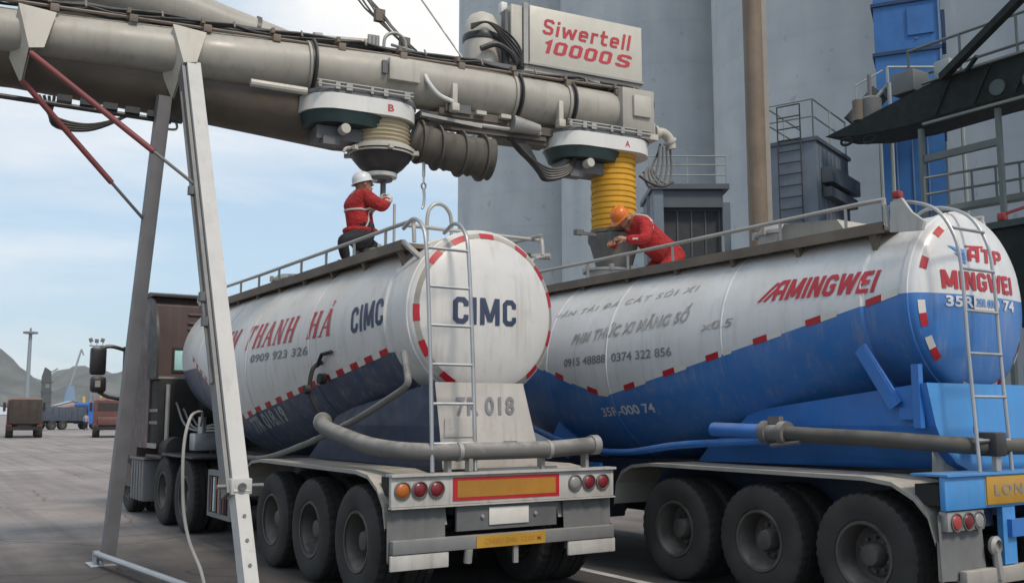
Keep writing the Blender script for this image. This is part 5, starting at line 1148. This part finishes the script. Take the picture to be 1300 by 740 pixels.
# worker on the blue trailer: bent forward over the filling head, facing -x
J = {'pelvis': ((8.98, 10.02, 3.83), .21, .20), 'waist': ((8.84, 10.05, 3.97), .215, .20), 'chest': ((8.60, 10.08, 4.16), .235, .21), 'collar': ((8.40, 10.10, 4.28), .16, .14), 'neck': ((8.29, 10.08, 4.31), .065, .065), 'head': ((8.18, 10.04, 4.31), .06, .06),
     'sh_n': ((8.46, 9.88, 4.22), .112, .112), 'el_n': ((8.36, 9.76, 3.98), .086, .086), 'wr_n': ((8.12, 9.90, 3.99), .056, .056),
     'sh_f': ((8.42, 10.32, 4.23), .112, .112), 'el_f': ((8.36, 10.36, 3.99), .086, .086), 'wr_f': ((8.16, 10.22, 3.98), .056, .056),
     'hip_n': ((9.02, 9.90, 3.79), .155, .155), 'kn_n': ((8.70, 9.85, 3.60), .11, .11), 'an_n': ((9.12, 9.86, 3.50), .065, .065),
     'hip_f': ((9.03, 10.16, 3.79), .155, .155), 'kn_f': ((8.72, 10.20, 3.60), .11, .11), 'an_f': ((9.14, 10.16, 3.50), .065, .065)}
RG = {'head': 'skin', 'neck': 'skin'}
person('worker in red coverall and orange helmet bent over the yellow bellows', J, BN, RG, (-.58, .12, -.80), (-.78, -.1, .58), 'hat_o',
       dict(base=(8.85, 10.0, 3.42), hands=[('wr_n', 'el_n', (0, .6, -.5)), ('wr_f', 'el_f', (0, -.2, -.6))], strips=[('s', [(8.50+.26*math.cos(R(d))*-.45, 10.09+.235*math.sin(R(d)), 4.20+.225*math.cos(R(d))) for d in range(-95, 70, 12)], .020), ('s', band((8.23, 9.84, 3.985), 12, .02, .07), .012)],
            shoes=[('s', 'dark', [(9.08, 9.86, 3.475), (9.28, 9.86, 3.475)], [.045, .035]), ('s', 'dark', [(9.10, 10.16, 3.475), (9.30, 10.16, 3.475)], [.045, .035])]))

# ------------------------------------------------------------------ far yard: trucks, people, masts, cranes, sheds
def far_wheel(T, x, y, r=.5, w=.5):
    a = MB('tyre'); a.lathe([(.25, -w/2), (r*.94, -w/2), (r, -w/2+.05), (r, w/2-.05), (r*.94, w/2), (.25, w/2)], (x, y, r), (1, 0, 0), 18); a.m('rim'); a.lathe([(.25, -w/2+.03), (0, -w/2+.06)], (x, y, r), (1, 0, 0), 12); a.lathe([(.25, w/2-.03), (0, w/2-.06)], (x, y, r), (1, 0, 0), 12); a.build('wheel', T)
def cargo_truck(loc, rz, label, bedcol, cabcol, bed=(2.4, 6.0, 1.9), bedz=1.1, rail=None):
    T = thing('cargo_truck', label, 'truck', loc, rz, group='trucks parked in the far yard')
    w, l, hh = bed
    a = MB(bedcol); a.span((-w/2, 0, bedz), (w/2, l, bedz+hh), .03)
    for i in range(7): a.span((-w/2-.04, .2+i*(l-.5)/6, bedz+.05), (w/2+.04, .3+i*(l-.5)/6, bedz+hh-.05))
    for i in range(4): a.span((-w/2+.1+i*(w-.2)/3.2, -.04, bedz+.1), (-w/2+.18+i*(w-.2)/3.2, .0, bedz+hh-.1))
    a.build('cargo_bed', T)
    a = MB(cabcol); y0 = l+.25; a.prism([(y0, .7), (y0, 2.75), (y0+.2, 2.95), (y0+1.5, 2.9), (y0+1.85, 2.0), (y0+1.95, 1.5), (y0+1.95, .6), (y0, .6)], -1.2, 1.2, 0); a.build('cab', T)
    a = MB('cabdark'); a.span((-.9, y0-.03, 1.95), (.9, y0-.004, 2.55)); a.span((-1.5, y0+1.7, 1.9), (-1.3, y0+1.8, 2.6)); a.span((1.5, y0+1.7, 1.9), (1.3, y0+1.8, 2.6)); a.face([(-1.05, y0+1.56, 2.78), (1.05, y0+1.56, 2.78), (1.05, y0+1.86, 2.05), (-1.05, y0+1.86, 2.05)])
    for s in (-1, 1): a.span((s*1.205, y0+.6, 1.9), (s*1.21, y0+1.45, 2.6))
    a.build('window', T)
    a = MB('frame'); a.span((-.45, .1, .7), (.45, y0+1.6, 1.0)); a.span((-1.15, .0, .55), (1.15, .1, .8)); a.build('chassis', T)
    a = MB('redlens')
    for s in (-1, 1): a.span((s*1.1, -.03, .82), (s*.8, -.005, .95))
    a.build('tail_light', T)
    for s in (-1, 1):
        for y in (1.1, 2.4, y0+1.0): far_wheel(T, s*.95, y)
    return T
DB = pm('rusty_brown_bed', (.045, .035, .03), .8, var=.3, dust=.3, dcol=(.12, .09, .075)); BBED = pm('navy_grey_bed', (.06, .075, .10), .7, var=.2)
BLC = pm('blue_cab_paint', (.03, .12, .42), .45); RDC = pm('faded_red_cab', (.12, .045, .04), .6, var=.2, dust=.4); WHC = pm('grey_white_body', (.35, .36, .37), .6)
cargo_truck((9.1, 78.6, 0), R(-6), 'dark brown dump truck seen from behind far across the yard', DB, RDC, (2.05, 6, 1.75), 1.0)
cargo_truck((6.2, 92, 0), R(-2), 'grey white truck behind the brown dump truck', WHC, WHC, (2.3, 6, 1.4), .95)
cargo_truck((14.6, 116.4, 0), R(-62), 'long navy truck with a bright blue cab seen from its side', BBED, BLC, (2.4, 5.2, 1.5), .95)
cargo_truck((14.5, 76.5, 0), R(-10), 'faded red truck beyond the wing mirror of the maroon tractor', RDC, RDC, (1.7, 4.5, .55), .9)
def far_person(x, y, top, label):
    a = MB(top); z = 0
    me = bpy.data.meshes.new('p'); V = [(0, 0, .92), (0, 0, 1.15), (0, 0, 1.38), (0, 0, 1.52), (0, .01, 1.65), (-.19, 0, 1.40), (-.25, .02, 1.12), (-.24, .1, .88), (.19, 0, 1.40), (.25, .02, 1.12), (.24, -.06, .88), (-.1, 0, .88), (-.11, .1, .48), (-.11, .02, .06), (.1, 0, .88), (.11, -.1, .48), (.11, -.2, .08), (-.11, .14, .04), (.11, -.08, .04)]
    Rr = [.15, .15, .17, .07, .10, .08, .055, .045, .08, .055, .045, .10, .07, .05, .10, .07, .05, .04, .04]
    me.from_pydata(V, [(0, 1), (1, 2), (2, 3), (3, 4), (2, 5), (5, 6), (6, 7), (2, 8), (8, 9), (9, 10), (0, 11), (11, 12), (12, 13), (0, 14), (14, 15), (15, 16), (13, 17), (16, 18)], [])
    o = bpy.data.objects.new('p', me); COL.objects.link(o); md = o.modifiers.new('s', 'SKIN'); sv = me.skin_vertices[0].data
    for i, r_ in enumerate(Rr): sv[i].radius = (r_, r_); sv[i].use_root = i == 0
    o.modifiers.new('u', 'SUBSURF').levels = 1; bpy.context.view_layer.update()
    ev = bpy.data.meshes.new_from_object(o.evaluated_get(bpy.context.evaluated_depsgraph_get())); bpy.data.objects.remove(o); bpy.data.meshes.remove(me)
    a.m('trousers').m('skin'); a.bm.from_mesh(ev); bpy.data.meshes.remove(ev)
    for f in a.bm.faces: c = f.calc_center_median(); f.material_index = 1 if c.z < .92 and abs(c.x) < .2 else (2 if c.z > 1.5 or c.z < .95 else 0)
    P = a.build('person', None, (x, y, 0), ang=60, recalc=False); tag(P, label, 'person', 'people walking in the far yard')
    h_ = MB('dark'); h_.lathe([(.105, 1.66), (.10, 1.72), (.06, 1.77), (0, 1.78)], (0, -.01, 0), n=12); h_.build('hair', P)
far_person(18.7, 111.5, pm('grey_shirt', (.25, .25, .28), .8), 'person in grey shirt walking near the blue cab truck')
far_person(19.6, 108.0, pm('dark_shirt', (.05, .05, .06), .8), 'person in dark shirt walking near the blue cab truck')
FADE = pm('far_grey_steel', (.22, .25, .28), .6, var=.1)
# tall light mast with a ring
T = thing('light_mast', 'tall slim light mast with a small ring on top before the hill', 'light mast', (38.6, 332, 0))
a = MB(FADE); a.tube([(0, 0, 0), (0, 0, 26)], [.7, .5], 12); a.build('pole', T); a = MB('mgrey'); a.lathe([(.5, 25.8), (2.1, 26), (2.1, 26.5), (.5, 26.7)], n=16); a.box((0, 0, 27.2), (.5, .5, 1.0)); a.build('lamp_ring', T)
T = thing('floodlight_tower', 'grey lattice floodlight tower behind the wing mirror', 'floodlight tower', (37.2, 214, 0), R(-10))
a = MB(FADE)
for s in (-1, 1):
    for q in (-1, 1): a.tube([(s*.75, q*.5, 0), (s*.55, q*.4, 15.3)], .10, 6)
for i in range(10): a.tube([(-.7, -.5, i*1.5), (.65, -.45, i*1.5+1.5)], .06, 5); a.tube([(.7, -.5, i*1.5), (-.65, -.45, i*1.5+1.5)], .06, 5)
a.build('lattice', T)
a = MB('mgrey'); a.span((-1.4, -.5, 15.3), (1.4, .5, 15.5))
for i in range(3): a.box((-1.1+i*1.1, 0, 15.8), (.12, .12, .7))
a.build('platform', T)
for i in range(3):
    a = MB('dgrey'); a.box((-1.15+i*1.1, -.2, 16.4+.15*(i != 1)), (.75, .5, .8), Matrix.Rotation(R(-20+20*i), 3, 'Y'), .05); a.build('floodlight', T)
T = thing('harbour_crane', 'dark grey harbour crane tower standing in the gap between hills', 'crane', (36.4, 275, 0))
a = MB(pm('far_dark_steel', (.06, .07, .075), .6)); a.prism([(-1.0, 0), (1.0, 0), (1.1, 6), (.8, 12.4), (-.6, 13.4), (-1.2, 11)], -.8, .8, 1)
for z in (2, 4.5, 7, 9.5): a.span((-1.3, -.9, z), (1.3, .9, z+.3))
a.build('tower', T); a = MB('mgrey'); a.bar((.6, 0, 12), (2.4, 0, 13.2), .3); a.span((-.4, -.83, 8.2), (.5, -.80, 9.2)); a.build('jib', T)
T = thing('slewing_crane', 'pale blue slewing crane with raised jib before the hill', 'crane', (66, 436, 0))
a = MB(pm('far_pale_blue', (.16, .24, .36), .6)); a.prism([(-3.2, 0), (3.2, 0), (1.6, 13), (-.6, 13)], -2, 2, 1); a.build('tower', T); a = MB(FADE); a.bar((.3, 0, 13), (4.0, 0, 28), .7, .7); a.bar((4.0, 0, 28), (4.9, 0, 25.5), .5); a.build('jib', T)
RRF = pm('red_tin_roof', (.30, .10, .07), .7, var=.2)
def shed(x, y, w, d, hh, rz, lb, roof, wall):
    T = thing('port_shed', lb, 'shed', (x, y, 0), rz)
    a = MB(wall); a.prism([(-w/2, 0), (w/2, 0), (w/2, hh), (0, hh+.8), (-w/2, hh)], 0, d, 1); a.build('wall', T)
    a = MB(roof)
    for s in (-1, 1): a.face([(s*(w/2+.3), -.3, hh-.06), (0, -.3, hh+.86), (0, d+.3, hh+.86), (s*(w/2+.3), d+.3, hh-.06)])
    a.build('roof', T); a = MB('dgrey'); a.span((-w*.3, -.03, 0), (w*.1, -.005, hh*.7)); a.build('door', T)
shed(33.6, 194, 9.5, 6, 2.9, R(10), 'low shed with a red tin roof behind the red truck', RRF, WHC)
shed(11.2, 196, 12, 6, 2.6, R(-10), 'low shed with reddish roof behind the brown dump truck', RRF, WHC)
shed(36, 232, 6, 6, 3.6, R(0), 'small shed with a pale roof behind the navy truck', pm('pale_roof', (.5, .5, .48), .6), WHC)
YP = pm('yellow_bollard_paint', (.55, .38, .10), .5)
for x, y, hh, lb in ((27.2, 165, 4.4, 'yellow marker post near the blue cab truck'), (32.0, 178, 6.2, 'taller yellow marker post before the red roof')):
    a = MB(YP); a.tube([(x, y, 0), (x, y, hh)], .22, 8); a.m('dgrey'); a.tube([(x, y, 0), (x, y, .3)], .4, 8); solo(a, 'marker_post', lb, 'post', 'yellow posts in the far yard', (x, y, 0))
